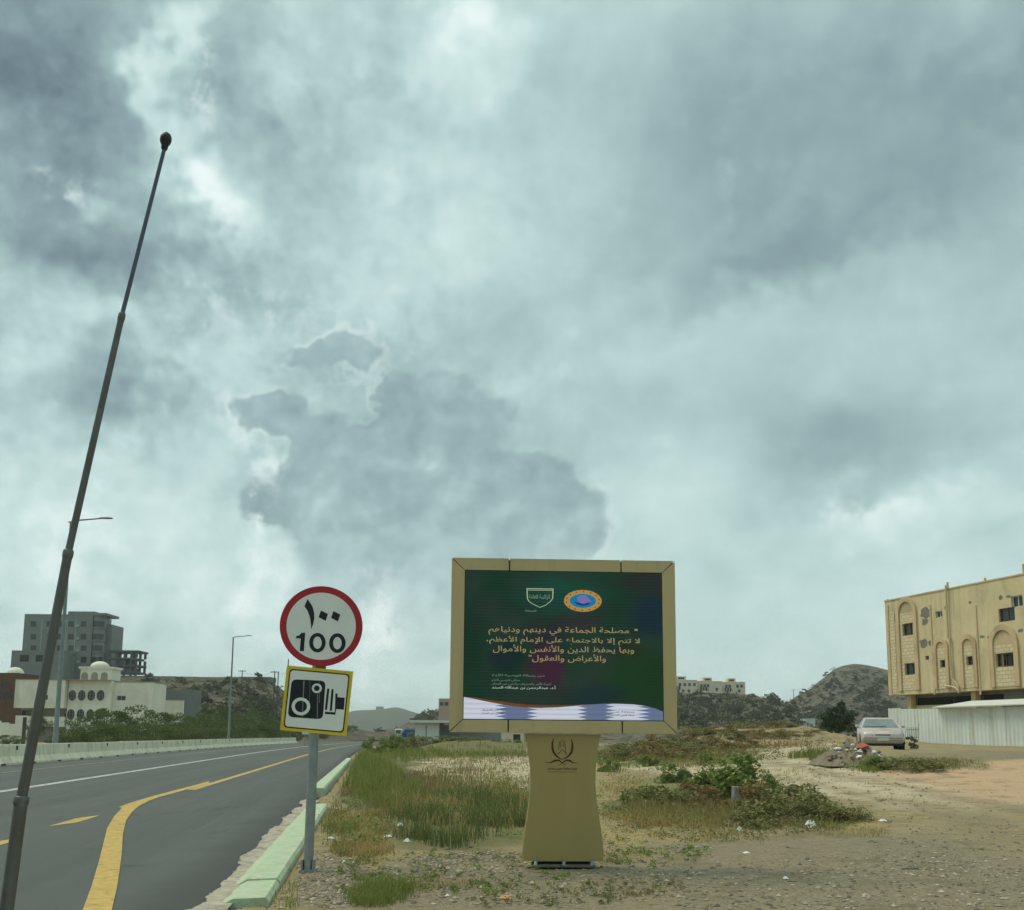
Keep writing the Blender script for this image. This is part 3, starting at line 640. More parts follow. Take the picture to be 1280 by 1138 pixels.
def build_display():
    Yb = 10.62
    xl, xr = at(563.5, 810, Yb)[0], at(843.0, 810, Yb)[0]; cx = (xl+xr)/2; W = (xr-xl)/2
    z0 = zt1(cx, Yb); zb = at(703, 916.5, Yb)[2]-z0; zt = at(703, 702, Yb)[2]-z0
    root = thing('display_sign', 'khaki framed roadside display with a green Arabic screen on a waisted pedestal', 'sign', (cx, Yb, z0), R(2.6))
    D = 0.26; yf = -D/2; fw = 0.135; ft = 0.125
    # frame cladding: mitred and jointed panels
    def panel(poly, name='frame_panel'):
        MB().prism([(a, yf, b) for a, b in poly], (0, D, 0)).build(name, m_olive, root)
    g = 0.007; xs = [-W, -W+2*W*0.257, -W+2*W*0.757, W]
    for top in (True, False):
        zo, zi = (zt, zt-ft) if top else (zb, zb+ft)
        sx = -W
        for i in range(3):
            a, b = xs[i]+(g if i else 0), xs[i+1]-(g if i < 2 else 0)
            po = [(a+(g if i == 0 else 0), zo), (b-(g if i == 2 else 0), zo), (b-(fw if i == 2 else 0), zi), (a+(fw if i == 0 else 0), zi)]
            panel(po if not top else po[::-1])
    panel([(-W, zb+g), (-W+fw, zb+ft+g), (-W+fw, zt-ft-g), (-W, zt-g)][::-1]); panel([(W, zb+g), (W-fw, zb+ft+g), (W-fw, zt-ft-g), (W, zt-g)])
    MB().box((0, 0.004, (zb+zt)/2), (2*W-.03, D-0.03, zt-zb-.03)).build('cabinet', m_joint, root)
    sc = MB().box((0, yf+0.006, (zb+zt)/2), (2*(W-fw)-.012, 0.006, zt-zb-2*ft-.012)).build('screen', screen_mat(), root)
    ys = yf+0.001
    def L(px, py):
        p = at(px, py, Yb-0.13); return p[0]-cx, p[2]-z0
    sw = W-fw-.008; sb = zb+ft+.008
    # white band with a curved upper edge along the bottom of the picture
    def zl(px, y): return 550+px/4.129, 690+y/4.129
    top = [zl(*q) for q in [(112, 750), (160, 757), (230, 772), (300, 785), (380, 798), (450, 805), (520, 806), (600, 803), (680, 797), (760, 789), (840, 784), (920, 784), (1000, 787), (1060, 795), (1110, 808), (1152, 825)]]
    tp = [L(*q) for q in top]; tp[0] = (-sw, tp[0][1]); tp[-1] = (sw, tp[-1][1])
    n = len(tp); mb = MB(); mb.add([(a, ys-.001, b) for a, b in tp]+[(a, ys-.001, sb) for a, b in tp], [(i, n+i, n+i+1, i+1) for i in range(n-1)])
    mb.build('white_wave', wave_mat(), sc)
    th = [0.030*max(0, math.sin(math.pi*min(1, i/9.0)))+0.002 for i in range(n)]
    mb = MB(); mb.add([(a, ys-.0005, b) for a, b in tp]+[(a, ys-.0005, b+t) for (a, b), t in zip(tp, th)], [(i, i+1, n+i+1, n+i) for i in range(n-1)])
    mb.build('gold_wave', glow('gold_brown_light', lin(112, 66, 34)), sc)
    gold = glow('gold_text_light', lin(164, 150, 104)); pale = glow('pale_text_light', lin(190, 206, 190)); dkt = glow('dark_text_light', lin(30, 34, 50)); dim = glow('dim_text_light', lin(120, 140, 124))
    for s, a, b, c, d in (('مصلحة الجماعة في دينهم ودنياهم', 610, 786, 783, 795.5), ('لا تتم إلا بالاجتماع على الإمام الأعظم،', 607.5, 800, 795, 807), ('وبها يحفظ الدين والأنفس والأموال', 615.5, 792.5, 806, 818), ('والأعراض والعقول"', 660, 757, 817.5, 829)):
        (x0, z1), (x1, z0_) = L(a, c), L(b, d); text_part('text_line', s, x0, x1, z0_, z1, ys-.001, gold, sc, 0.006)
    (x0, z1), (x1, z0_) = L(793, 786), L(797, 788.5); text_part('text_line', '"', x0, x1, z0_, z1, ys-.001, gold, sc, 0.03, True)
    for s, a, b, c, d, mm in (('من رسالة الوصية للأمة', 614, 680, 842.5, 847, dim), ('معالي الرئيس العام', 614, 649, 849, 853, dim), ('لهيئة الأمر بالمعروف والنهي عن المنكر', 614, 688, 853, 858, dim), ('أ.د. عبدالرحمن بن عبدالله السند', 614, 694, 857, 862.5, pale),
                              ('هيئة الأمر بالمعروف', 601, 631, 885.5, 889.8, dkt), ('والنهي عن المنكر', 601, 628, 890.5, 894, dkt), ('منطقة عسير', 760, 793, 888.5, 891.8, dkt), ('حملة الدين النصيحة', 760, 793, 892.5, 896, dkt)):
        (x0, z1), (x1, z0_) = L(a, c), L(b, d); text_part('text_line', s, x0, x1, z0_, z1, ys-.003, mm, sc, 0.012)
    # shield emblem: outline only
    def zq(a, b): return 640+a/9.846, 725+b/9.846
    sh = [L(*zq(*q)) for q in [(170, 105), (505, 108), (500, 230), (470, 270), (405, 320), (335, 345), (260, 310), (200, 275), (175, 235)]]
    mid = np.mean(sh, 0); inn = [mid+(np.array(p)-mid)*0.91 for p in sh]; k = len(sh)
    mb = MB(); mb.add([(a, ys-.001, b) for a, b in sh]+[(a, ys-.001, b) for a, b in inn], [(i, (i+1) % k, k+(i+1) % k, k+i) for i in range(k)])
    mb.build('shield_outline', glow('shield_light', lin(168, 182, 150)), sc)
    (x0, z1), (x1, z0_) = L(*zq(185, 126)), L(*zq(490, 136)); MB().box(((x0+x1)/2, ys-.001, (z0_+z1)/2), (x1-x0, .001, z1-z0_)).build('shield_bar', glow('shield_light', None), sc)
    (x0, z1), (x1, z0_) = L(*zq(200, 180)), L(*zq(460, 250)); text_part('shield_lettering', 'الرئاسة العامة', x0, x1, z0_, z1, ys-.001, dim, sc, 0.02)
    (x0, z1), (x1, z0_) = L(*zq(150, 370)), L(*zq(290, 395)); text_part('shield_lettering', 'المملكة', x0, x1, z0_, z1, ys-.001, dim, sc, 0.02)
    # oval emblem: gold ring with dark ticks, blue field, violet map shape
    ex, ez = L(*zq(866, 258)); rx, rz = (235/9.846)/118*1.0, (135/9.846)/118
    rx, rz = abs(L(*zq(1100, 258))[0]-ex), abs(L(*zq(866, 393))[1]-ez)
    def ring(a0, b0, a1, b1, nm, mm, y, part=None):
        N_ = 40; mb = MB(); V = []
        for i in range(N_):
            t = 2*math.pi*i/N_; V.append((ex+a0*math.cos(t), y, ez+b0*math.sin(t)))
        for i in range(N_):
            t = 2*math.pi*i/N_; V.append((ex+a1*math.cos(t), y, ez+b1*math.sin(t)))
        mb.add(V, [(i, (i+1) % N_, N_+(i+1) % N_, N_+i) for i in range(N_)]); return mb.build(nm, mm, sc)
    ring(rx, rz, rx*.74, rz*.70, 'emblem_ring', glow('emblem_gold', lin(190, 142, 66)), ys-.001)
    ring(rx*.74, rz*.70, rx*.70, rz*.64, 'emblem_rim', glow('emblem_lime', lin(150, 170, 80)), ys-.0012)
    ring(rx*.70, rz*.64, 0.001, 0.001, 'emblem_field', glow('emblem_blue', lin(8, 124, 178)), ys-.001)
    for i in range(14):
        t = 2*math.pi*(i+.4)/14; MB().box((ex+rx*.87*math.cos(t), ys-.0022, ez+rz*.85*math.sin(t)), (.012, .001, .012)).build('emblem_tick', glow('emblem_dark', lin(80, 52, 34)), sc)
    pts = [(-.42, .25), (-.2, .55), (.15, .6), (.35, .3), (.5, .05), (.62, -.15), (.2, -.28), (-.1, -.25), (-.45, -.2), (-.25, .0)]
    MB().poly([(ex+a*rx*.8, ys-.0022, ez+b*rz*.9) for a, b in pts]).build('emblem_shape', glow('emblem_violet', lin(122, 118, 182)), sc)
    pts = [(-.6, -.12), (-.2, -.18), (0, -.35), (.25, -.2), (.6, -.12), (.3, -.4), (0, -.5), (-.35, -.38)]
    MB().poly([(ex+a*rx*.8, ys-.0026, ez+b*rz*.9) for a, b in pts]).build('emblem_shape', glow('emblem_navy', lin(30, 46, 110)), sc)
    # waisted pedestal
    prof = [(-.40, 0.07), (-.405, .16), (-.395, .28), (-.365, .48), (-.337, .68), (-.325, .84), (-.330, 1.0), (-.352, 1.18), (-.38, 1.32), (-.388, zb-.012)]
    hz = prof+[(-a, b) for a, b in prof[::-1]]; yp = yf+.045
    mb = MB(); k = len(prof); V = []
    for y_ in (yp, -yp): V += [(a, y_, b) for a, b in prof]+[(-a, y_, b) for a, b in prof]
    Fs = []
    for i in range(k-1):
        Fs += [(i, k+i, k+i+1, i+1), (2*k+i, 2*k+i+1, 3*k+i+1, 3*k+i), (i, i+1, 2*k+i+1, 2*k+i), (k+i, 3*k+i, 3*k+i+1, k+i+1)]
    Fs += [(0, 2*k, 3*k, k), (k-1, 2*k-1, 4*k-1, 3*k-1)]
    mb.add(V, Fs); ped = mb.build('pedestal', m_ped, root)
    MB().box((0, -.01, .030), (.62, .29, .020)).build('base_plate', mat('weathered_plate', (.17, .16, .12), .7, .3, 9.0), root)
    MB().box((0, .02, .055), (.60, .16, .03)).build('foot_block', m_joint, root)
    for x in (-.28, 0, .28):
        b = MB().lathe([(0, .075), (.018, .075), (.018, .045), (.026, .045), (.026, .04)], (x, -.135, 0), 6); b.tube([(x, -.135, .04), (x, -.135, .115)], .009, 6); b.build('bolt', m_steel, root)
    # brown emblem and lettering on the pedestal
    def pz(a, b):
        p = at(665+a/17.07, 910+b/17.07, Yb-.09); return p[0]-cx, p[2]-z0
    ye = yp-.002
    def strokes(nm, paths, w):
        for path in paths:
            P = [np.array(pz(*q)) for q in path]; ws = [w]*len(P) if not hasattr(w, '__len__') else w
            V = []
            for i, p in enumerate(P):
                t = P[min(i+1, len(P)-1)]-P[max(i-1, 0)]; nn = np.array([-t[1], t[0]])/(np.linalg.norm(t)+1e-9)
                V += [(p[0]+nn[0]*ws[i], ye, p[1]+nn[1]*ws[i]), (p[0]-nn[0]*ws[i], ye, p[1]-nn[1]*ws[i])]
            mb = MB(); mb.add(V, [(2*i, 2*i+1, 2*i+3, 2*i+2) for i in range(len(P)-1)]); mb.build(nm, m_brownp, ped)
    strokes('wreath', [[(452, 225), (425, 320), (425, 420), (450, 520), (510, 600), (580, 650), (640, 672)], [(825, 235), (855, 330), (855, 430), (835, 520), (775, 600), (700, 650), (640, 672)]], [.003, .009, .011, .012, .009, .006, .003])
    strokes('emblem_roof', [[(535, 570), (640, 465), (745, 575)]], .0035)
    strokes('emblem_roof', [[(560, 470), (580, 300), (640, 275), (690, 290), (712, 540)]], .003)
    strokes('emblem_roof', [[(605, 440), (605, 310)], [(665, 420), (665, 310)], [(575, 370), (690, 370)]], .002)
    strokes('emblem_sword', [[(265, 742), (400, 740), (470, 700), (560, 690), (640, 745), (715, 800)], [(985, 745), (860, 745), (800, 700), (720, 690), (640, 745), (550, 810)]], [.001, .005, .010, .008, .004, .001])
    (x0, z1), (x1, z0_) = pz(315, 840), pz(960, 905); text_part('pedestal_lettering', 'بلدية محافظة خميس مشيط', x0, x1, z0_, z1, ye, m_brownp, ped, 0.04)
    (x0, z1), (x1, z0_) = pz(315, 930), pz(945, 955); text_part('pedestal_lettering', 'Municipality of Khamis', x0, x1, z0_, z1, ye, m_brownp, ped, 0.03, True)
build_display()

# ------------------------------------------------------------------ speed limit sign with camera plate
def build_speed_sign():
    Ys = float(g1(385, 1090)[1]); p0 = g1(385, 1090)
    m_sw = mat('sign_white', (0.74, 0.74, 0.70), 0.4, 0.07, 5.0); m_sr = mat('sign_red', (0.40, 0.018, 0.030), 0.4, 0.1, 6.0)
    m_sk = mat('sign_black', (0.010, 0.014, 0.016), 0.4, 0.1); m_sy = mat('sign_yellow', (0.64, 0.51, 0.03), 0.4, 0.08, 5.0); m_sd = mat('sign_dark_red', (0.12, 0.014, 0.012), 0.4, 0.1)
    root = thing('speed_limit_sign', 'round red rimmed 100 speed limit sign above a tilted yellow edged camera plate', 'road sign', tuple(p0))
    ox, oy, oz = p0
    def w(px, py, dy=0.0):
        p = at(px, py, Ys+dy); return (p[0]-ox, p[1]-oy, p[2]-oz)
    mb = MB(); mb.tube([w(384.5, 1098), w(400.5, 742)], .048, 14); mb.build('post', m_steel, root)
    mb = MB()
    for a in (-1, 1): mb.box((a*.055, -.0, .05), (.018, .09, .14))
    mb.box((0, 0, .012), (.15, .15, .024)); mb.build('base_bracket', m_steel, root)
    def zz(a, b): return 330+a/5.42, 720+b/5.42
    def disc(rx, ry, rx2, ry2, nm, m, dy, par, cx=387, cy=342, thick=0.0, N_=64):
        V = []
        for (a, b) in ((rx, ry), (rx2, ry2)):
            for i in range(N_):
                t = 2*math.pi*i/N_; V.append(w(*zz(cx+a*math.cos(t), cy+b*math.sin(t)), dy))
        mb = MB()
        if rx2 > 0: mb.add(V, [(i, N_+i, N_+(i+1) % N_, (i+1) % N_) for i in range(N_)])
        else: mb.poly(V[:N_][::-1])
        if thick:
            Vb = [(x, y+thick, z) for x, y, z in V[:N_]]; mb.add(V[:N_]+Vb, [(i, (i+1) % N_, N_+(i+1) % N_, N_+i) for i in range(N_)]); mb.poly(Vb)
        return mb.build(nm, m, par)
    face = disc(281, 272, 0, 0, 'round_plate', m_sr, -.060, root, thick=.004)
    disc(235, 228, 0, 0, 'white_face', m_sw, -.0615, face)
    def pol(nm, pts, m, dy, par): return MB().poly([w(*zz(*q), dy) for q in pts][::-1]).build(nm, m, par)
    pol('numeral', [(295, 157), (274, 206), (296, 238), (312, 285), (318, 330), (319, 364), (332, 330), (341, 290), (340, 255), (331, 215), (318, 190), (305, 172)], m_sk, -.063, face)
    pol('numeral', [(386, 235), (433, 258), (418, 305), (370, 281)], m_sk, -.063, face); pol('numeral', [(470, 239), (517, 262), (501, 309), (454, 285)], m_sk, -.063, face)
    pol('numeral', [(254, 386), (279, 386), (270, 510), (242, 510), (249, 424), (217, 424), (218, 408), (238, 404)], m_sk, -.063, face)
    disc(56, 66, 29, 42, 'numeral', m_sk, -.063, face, 362, 453, N_=32); disc(56, 67, 29, 42, 'numeral', m_sk, -.063, face, 497, 456, N_=32)
    # the square plate, slipped round on its post
    TL, U, Vv = np.array([155., 607]), np.array([450., 41]), np.array([-47., 438])
    def q(u, v): return tuple(TL+U*u+Vv*v)
    def rr(m_, r, n=6):
        pts = []
        for cx, cy, a0 in ((m_+r, m_+r, 180), (1-m_-r, m_+r, 270), (1-m_-r, 1-m_-r, 0), (m_+r, 1-m_-r, 90)):
            for k in range(n+1):
                a = R(a0+90*k/n); pts.append((cx+r*math.cos(a), cy+r*math.sin(a)))
        return pts
    def plate(pts, nm, m, dy, par, thick=0):
        V = [w(*zz(*q(*p)), dy) for p in pts]; mb = MB().poly(V[::-1])
        if thick:
            n = len(V); B = [(a, b+thick, c) for a, b, c in V]; mb.add(V+B, [(i, (i+1) % n, n+(i+1) % n, n+i) for i in range(n)]); mb.poly(B)
        return mb.build(nm, m, par)
    pl = plate(rr(0, .012), 'camera_plate', m_sy, -.062, root, .003)
    plate(rr(.045, .055), 'border_line', m_sd, -.0635, pl); plate(rr(.066, .048), 'white_panel', m_sw, -.065, pl)
    def iv(a, b):
        M = np.linalg.solve(np.array([U, Vv]).T, np.array([a, b])-TL); return float(M[0]), float(M[1])
    def rrz(c, r=0.06):     # rounded quad from four zoom corners
        P = [np.array(iv(*k)) for k in c]; out = []
        for i in range(4):
            a, b, d = P[i-1], P[i], P[(i+1) % 4]; e1 = (a-b)/np.linalg.norm(a-b); e2 = (d-b)/np.linalg.norm(d-b)
            for k in range(6):
                t = k/5; p = b+e1*r*(1-t)**2+e2*r*t**2; out.append(tuple(p))
        return out
    cb = plate(rrz([(188, 700), (418, 712), (398, 972), (160, 956)], .085), 'camera_picture', m_sk, -.0665, pl)
    def circ(a, b, r0, r1, nm, m):
        V = []
        for rr_ in (r0, r1):
            for i in range(32):
                t = 2*math.pi*i/32; V.append(w(*zz(a+rr_*math.cos(t), b+rr_*math.sin(t)*.96), -.068))
        MB().add(V, [(i, 32+i, 32+(i+1) % 32, (i+1) % 32) for i in range(32)]).build(nm, m, cb)
    circ(250, 885, 63, 41, 'lens_ring', m_sw); circ(358, 762, 34, 20, 'lens_ring', m_sw)
    m_refl = mat('reflection_grey', (0.20, 0.22, 0.22), 0.5, 0.2)  # reflection streaks on the camera picture, painted as thin grey lines
    for c in ([(266, 710), (275, 710), (262, 958), (258, 958)], [(360, 800), (366, 800), (364, 965), (358, 965)], [(310, 712), (313, 712), (309, 900), (307, 900)], [(372, 715), (375, 715), (378, 860), (374, 862)]):
        pol('painted_reflection', c, m_refl, -.0675, cb)
    for c in ([(428, 764), (443, 765), (427, 908), (412, 907)], [(457, 768), (472, 769), (460, 915), (445, 914)], [(414, 920), (480, 925), (484, 797), (499, 798), (497, 822), (547, 826), (541, 907), (490, 903), (483, 941), (412, 936)]):
        pol('flash_mark', c, m_sk, -.0665, cb)
    mb = MB(); a = w(401, 834, -.03); mb.box((a[0], -.02, a[2]), (.09, .07, .03)); mb.build('clamp', m_rust, root)
    a = w(397, 880, -.03); MB().box((a[0], -.01, a[2]), (.13, .10, .04)).build('clamp', m_steel, root)
build_speed_sign()

# ------------------------------------------------------------------ telescopic radio antenna
def build_antenna():
    Ya = 0.95; m_ch = mat('dark_chrome', (0.11, 0.115, 0.11), 0.4, 0.4, 30.0, metal=0.6, spec=0.5, col2=(0.10, 0.085, 0.07)); m_thin = mat('antenna_tip_rod', (0.10, 0.10, 0.13), 0.35, 0.2, 30.0, metal=0.6)
    k = Ya/F_PX
    base = at(-24, 1380, Ya)
    root = thing('radio_antenna', 'dark telescopic radio antenna with a small black knob at its tip, leaning', 'antenna', tuple(base))
    def p(px, py): return at(px, py, Ya)-base
    secs = [((-24, 1380), (27, 998), 8.8, 8.0), ((27, 998), (85.5, 690), 6.6, 5.8), ((85.5, 690), (152.5, 394), 4.6, 4.1), ((152.5, 394), (205.5, 186), 2.9, 2.6)]
    for i, (a, b, r0, r1) in enumerate(secs):
        A, B = p(*a), p(*b); MB().tube([A, B], [r0*k, r1*k], 14).build('mast_section', m_thin if i == 3 else m_ch, root)
        if i < 3:
            d = (B-A)/np.linalg.norm(B-A)
            MB().tube([B-d*9*k, B-d*6*k, B+d*1*k, B+d*3*k], [r1*k*1.02, r1*k*1.16, r1*k*1.16, r1*k*.9], 14).build('ferrule', m_ch, root)
    A, B = p(205, 188), p(208.6, 166); d = (B-A)/np.linalg.norm(B-A); h = np.linalg.norm(B-A)
    pr = [(0, 3.0), (.12, 4.6), (.22, 4.4), (.30, 5.0), (.42, 6.8), (.58, 7.8), (.74, 7.4), (.9, 5.6), (1.0, 2.0)]
    tilt = np.array([0.10, 0, 0])
    MB().tube([A+d*h*t for t, _ in pr], [r*k for _, r in pr], 14).build('tip_knob', m_black, root)
    MB().lathe([(0, .02), (.012, .02), (.02, 0), (.028, -.02), (0, -.02)], tuple(p(-24, 1380)), 14).build('mount', m_black, root)
build_antenna()

# ------------------------------------------------------------------ lamp posts, poles and wires
m_lamp = mat('grey_lamp_post', (0.20, 0.24, 0.24), 0.5, 0.2, 3.0, metal=0.3)
m_lampd = mat('lamp_head_grey', (0.10, 0.12, 0.12), 0.5, 0.1)
def lamp(px, ybase, Y, ytop, arm_px, label, stub=True):
    p = at(px, ybase, Y); x, z0 = p[0], zt1(p[0], Y)
    h = at(px, ytop, Y)[2]-z0; al = (arm_px-px)*Y/F_PX
    root = thing('street_lamp', label, 'street lamp', (x, Y, z0), 0, 'street lamps beyond the barrier')
    MB().tube([(0, 0, -.3), (0, 0, 1.2), (0, 0, 1.25), (0, 0, h)], [.15, .145, .125, .065], 10).build('pole', m_lamp, root)
    MB().tube([(0, 0, h-.02), (.15, -.02, h+.05), (al*.55, -.05, h+.14), (al*.72, -.06, h+.17)], [.05, .05, .04, .035], 8).build('arm', m_lamp, root)
    mb = MB(); V = []
    for t, wd, up in ((.66, .05, .05), (.72, .13, .08), (.85, .17, .09), (.97, .13, .07), (1.0, .05, .04)):
        V += [(al*t, -.06-wd, h+.15+.02*t), (al*t, -.06+wd, h+.15+.02*t), (al*t, -.06+wd*.6, h+.15+up), (al*t, -.06-wd*.6, h+.15+up)]
    mb.add(V, [(4*i+a, 4*i+(a+1) % 4, 4*i+4+(a+1) % 4, 4*i+4+a) for i in range(4) for a in range(4)]+[(0, 3, 2, 1), (16, 17, 18, 19)])
    mb.build('lamp_head', m_lampd, root)
    if stub: MB().tube([(0, 0, h-.05), (-.18, 0, h-.02)], .03, 6).build('arm_stub', m_lamp, root)
    MB().box((0, 0, -.05), (.45, .45, .5)).build('footing', m_conc, root)
lamp(68.5, 935, 54, 652, 122, 'tall grey street lamp behind the barrier, in front of the white villa')
lamp(285.5, 926, 108, 797, 309, 'grey street lamp rising from the roadside thicket beyond the barrier')
m_wood = mat('dark_pole', (0.085, 0.075, 0.062), 0.8, 0.3)
def upole(px, ytop, Y, label, cross=True, ybase=None):
    p = at(px, 900, Y); x = p[0]; z0 = zt1(x, Y); h = at(px, ytop, Y)[2]-z0
    root = thing('utility_pole', label, 'utility pole', (x, Y, z0), 0, 'utility poles')
    MB().tube([(0, 0, -.4), (0, 0, h)], [.16, .11], 8).build('pole', m_wood, root)
    if cross:
        MB().box((0, 0, h-.25), (2.0, .12, .14)).build('crossarm', m_wood, root)
        for a in (-.9, -.45, .45, .9): MB().lathe([(0, .2), (.05, .18), (.06, .05), (.04, 0)], (a, 0, h-.18), 6).build('insulator', m_lampd, root)
    return np.array([x, Y, z0+h])
tops = [upole(300, 838, 270, 'dark utility pole on the slope below the long ridge wall'), upole(341, 839, 235, 'crossarmed utility pole just left of the camera plate'), upole(345.5, 841, 240, 'slim utility pole standing close behind a crossarmed one', False),
        upole(357.5, 824, 225, 'tallest utility pole, behind the camera plate', False)]
upole(910, 888, 190, 'lone dark utility pole in front of the right hillside', False)
upole(322, 866, 150, 'short pale pole in the scrub below the ridge', False)
upole(872, 862, 420, 'thin pole below the cream hilltop houses'); upole(993, 862, 500, 'tiny crossarmed pole on the rocky hill shoulder')
def wire(a, b, sag, label):
    P = [a+(b-a)*t+np.array([0, 0, -sag*4*t*(1-t)]) for t in np.linspace(0, 1, 13)]
    root = P[0]; o = MB().tube([p-root for p in P], .02, 4).build('power_line', m_black); o.location = root
    tag(o, label, 'wire', 'power lines')
wire(tops[0], tops[1], 1.2, 'thin power line sagging from the slope pole to the crossarmed pole'); wire(tops[1]-np.array([0, 0, .3]), tops[3]-np.array([0, 0, 3.0]), .3, 'thin power line running behind the camera plate')
# a small far road board on two legs, under the camera plate
p = at(383, 926, 120); root = thing('road_board', 'small white three panel road board far down the road edge', 'road sign', (p[0], 120, zt1(p[0], 120)))
zc = at(383, 915.5, 120)[2]-root.location.z
for i in range(3): MB().box(((i-1)*.36, 0, zc), (.31, .05, .5)).build('panel', mat('sign_white', None), root)
for i in (-.2, .2): MB().tube([(i, .06, -.2), (i, .06, zc)], .04, 6).build('leg', m_steel, root)

# ------------------------------------------------------------------ buildings
m_glass = mat('dark_window_glass', (0.018, 0.026, 0.026), 0.12, 0.3, 0.8, spec=0.5)
m_hole = mat('dark_interior', (0.022, 0.020, 0.017), 0.9, 0.2)
m_wfr = mat('white_window_frame', (0.62, 0.62, 0.58), 0.5, 0.1)
m_dfr = mat('dark_window_frame', (0.10, 0.075, 0.05), 0.5, 0.1)
class Facade:
    """a vertical wall plane given by two pixels with their depths; turns pixels into (s, z) on it"""
    def __init__(s, pa, Ya, pb, Yb, yr=900):
        A, B = at(pa, yr, Ya), at(pb, yr, Yb); s.O = np.array([A[0], A[1], 0.0]); e = np.array([B[0]-A[0], B[1]-A[1], 0.0])
        s.len = float(np.linalg.norm(e)); s.e = e/s.len; s.n = np.array([s.e[1], -s.e[0], 0.0])     # n points to the viewer's side
        if s.n@(CAM-s.O) < 0: s.n = -s.n
    def sz(s, px, py):
        d = ray(px, py); k = ((s.O-CAM)@s.n)/(d@s.n); p = CAM+d*k
        return float((p-s.O)@s.e), float(p[2])
    def w(s, a, z, out=0.0): return s.O+s.e*a+s.n*out+np.array([0, 0, z])
    def rect(s, x0, y0, x1, y1):
        (a, za), (b, zb) = s.sz(x0, (y0+y1)/2), s.sz(x1, (y0+y1)/2); m_ = (x0+x1)/2
        return a, b, s.sz(m_, y1)[1], s.sz(m_, y0)[1]
    def box(s, mb, a, b, z0, z1, o0, o1):
        P = [s.w(x, z, o) for o in (o0, o1) for z in (z0, z1) for x in (a, b)]
        return mb.add(P, [(0, 1, 3, 2), (4, 6, 7, 5), (0, 4, 5, 1), (2, 3, 7, 6), (0, 2, 6, 4), (1, 5, 7, 3)])
    def wall(s, mb, a, b, z0, z1, holes, rev=0.22):
        xs = sorted({a, b}|{h[0] for h in holes}|{h[1] for h in holes}); zs = sorted({z0, z1}|{h[2] for h in holes}|{h[3] for h in holes})
        xs = [x for x in xs if a-1e-6 <= x <= b+1e-6]; zs = [z for z in zs if z0-1e-6 <= z <= z1+1e-6]
        for i in range(len(xs)-1):
            for j in range(len(zs)-1):
                cx, cz = (xs[i]+xs[i+1])/2, (zs[j]+zs[j+1])/2
                if any(h[0] < cx < h[1] and h[2] < cz < h[3] for h in holes): continue
                mb.add([s.w(xs[i], zs[j]), s.w(xs[i+1], zs[j]), s.w(xs[i+1], zs[j+1]), s.w(xs[i], zs[j+1])], [(0, 1, 2, 3)])
        for h in holes:
            q = [(h[0], h[2]), (h[1], h[2]), (h[1], h[3]), (h[0], h[3])]
            for i in range(4):
                c, d = q[i], q[(i+1) % 4]; mb.add([s.w(*c), s.w(*d), s.w(*d, -rev), s.w(*c, -rev)], [(0, 1, 2, 3)])
        return mb
    def window(s, h, root, fr=None, rev=0.2, mull=1, glass=None, fw=0.06):
        a, b, z0, z1 = h; fr = fr or m_dfr
        mb = MB(); s.box(mb, a, b, z0, z1, -rev-.03, -rev); pane = build_at(mb, 'window', glass or m_glass, root)
        def bar(x0, x1, y0, y1):
            q = MB(); s.box(q, x0, x1, y0, y1, -rev+.001, -rev+.05); return q
        mb = MB()
        for r_ in ((a, a+fw, z0, z1), (b-fw, b, z0, z1), (a+fw, b-fw, z0, z0+fw), (a+fw, b-fw, z1-fw, z1)): s.box(mb, *r_, -rev+.001, -rev+.05)
        for k in range(mull):
            c = a+(b-a)*(k+1)/(mull+1); s.box(mb, c-fw/2, c+fw/2, z0+fw, z1-fw, -rev+.001, -rev+.05)
        L = root.location; mb.v = [(x-L.x, y-L.y, z-L.z) for x, y, z in mb.v]
        f = mb.build('frame', fr, pane); f['kind'] = 'stuff'; del f['kind']
        return pane

def brick_mat():
    m = bpy.data.materials.new('cream_block_panel'); m.use_nodes = True; N = NT(m.node_tree); bs = m.node_tree.nodes['Principled BSDF']
    uv = N.n('ShaderNodeUVMap').outputs[0]
    b = N.n('ShaderNodeTexBrick'); N.put(b.inputs['Vector'], uv); b.inputs['Scale'].default_value = 1.0
    b.inputs['Brick Width'].default_value = 0.52; b.inputs['Row Height'].default_value = 0.26; b.inputs['Mortar Size'].default_value = 0.022
    b.inputs['Color1'].default_value = (.68, .58, .38, 1); b.inputs['Color2'].default_value = (.58, .48, .30, 1); b.inputs['Mortar'].default_value = (.42, .34, .21, 1)
    N.put(bs.inputs['Base Color'], b.outputs[0]); bs.inputs['Roughness'].default_value = .85
    bp = N.n('ShaderNodeBump'); bp.inputs['Strength'].default_value = .6; bp.inputs['Distance'].default_value = .03; bp.invert = True
    N.put(bp.inputs['Height'], b.outputs['Fac']); N.put(bs.inputs['Normal'], bp.outputs[0])
    return m
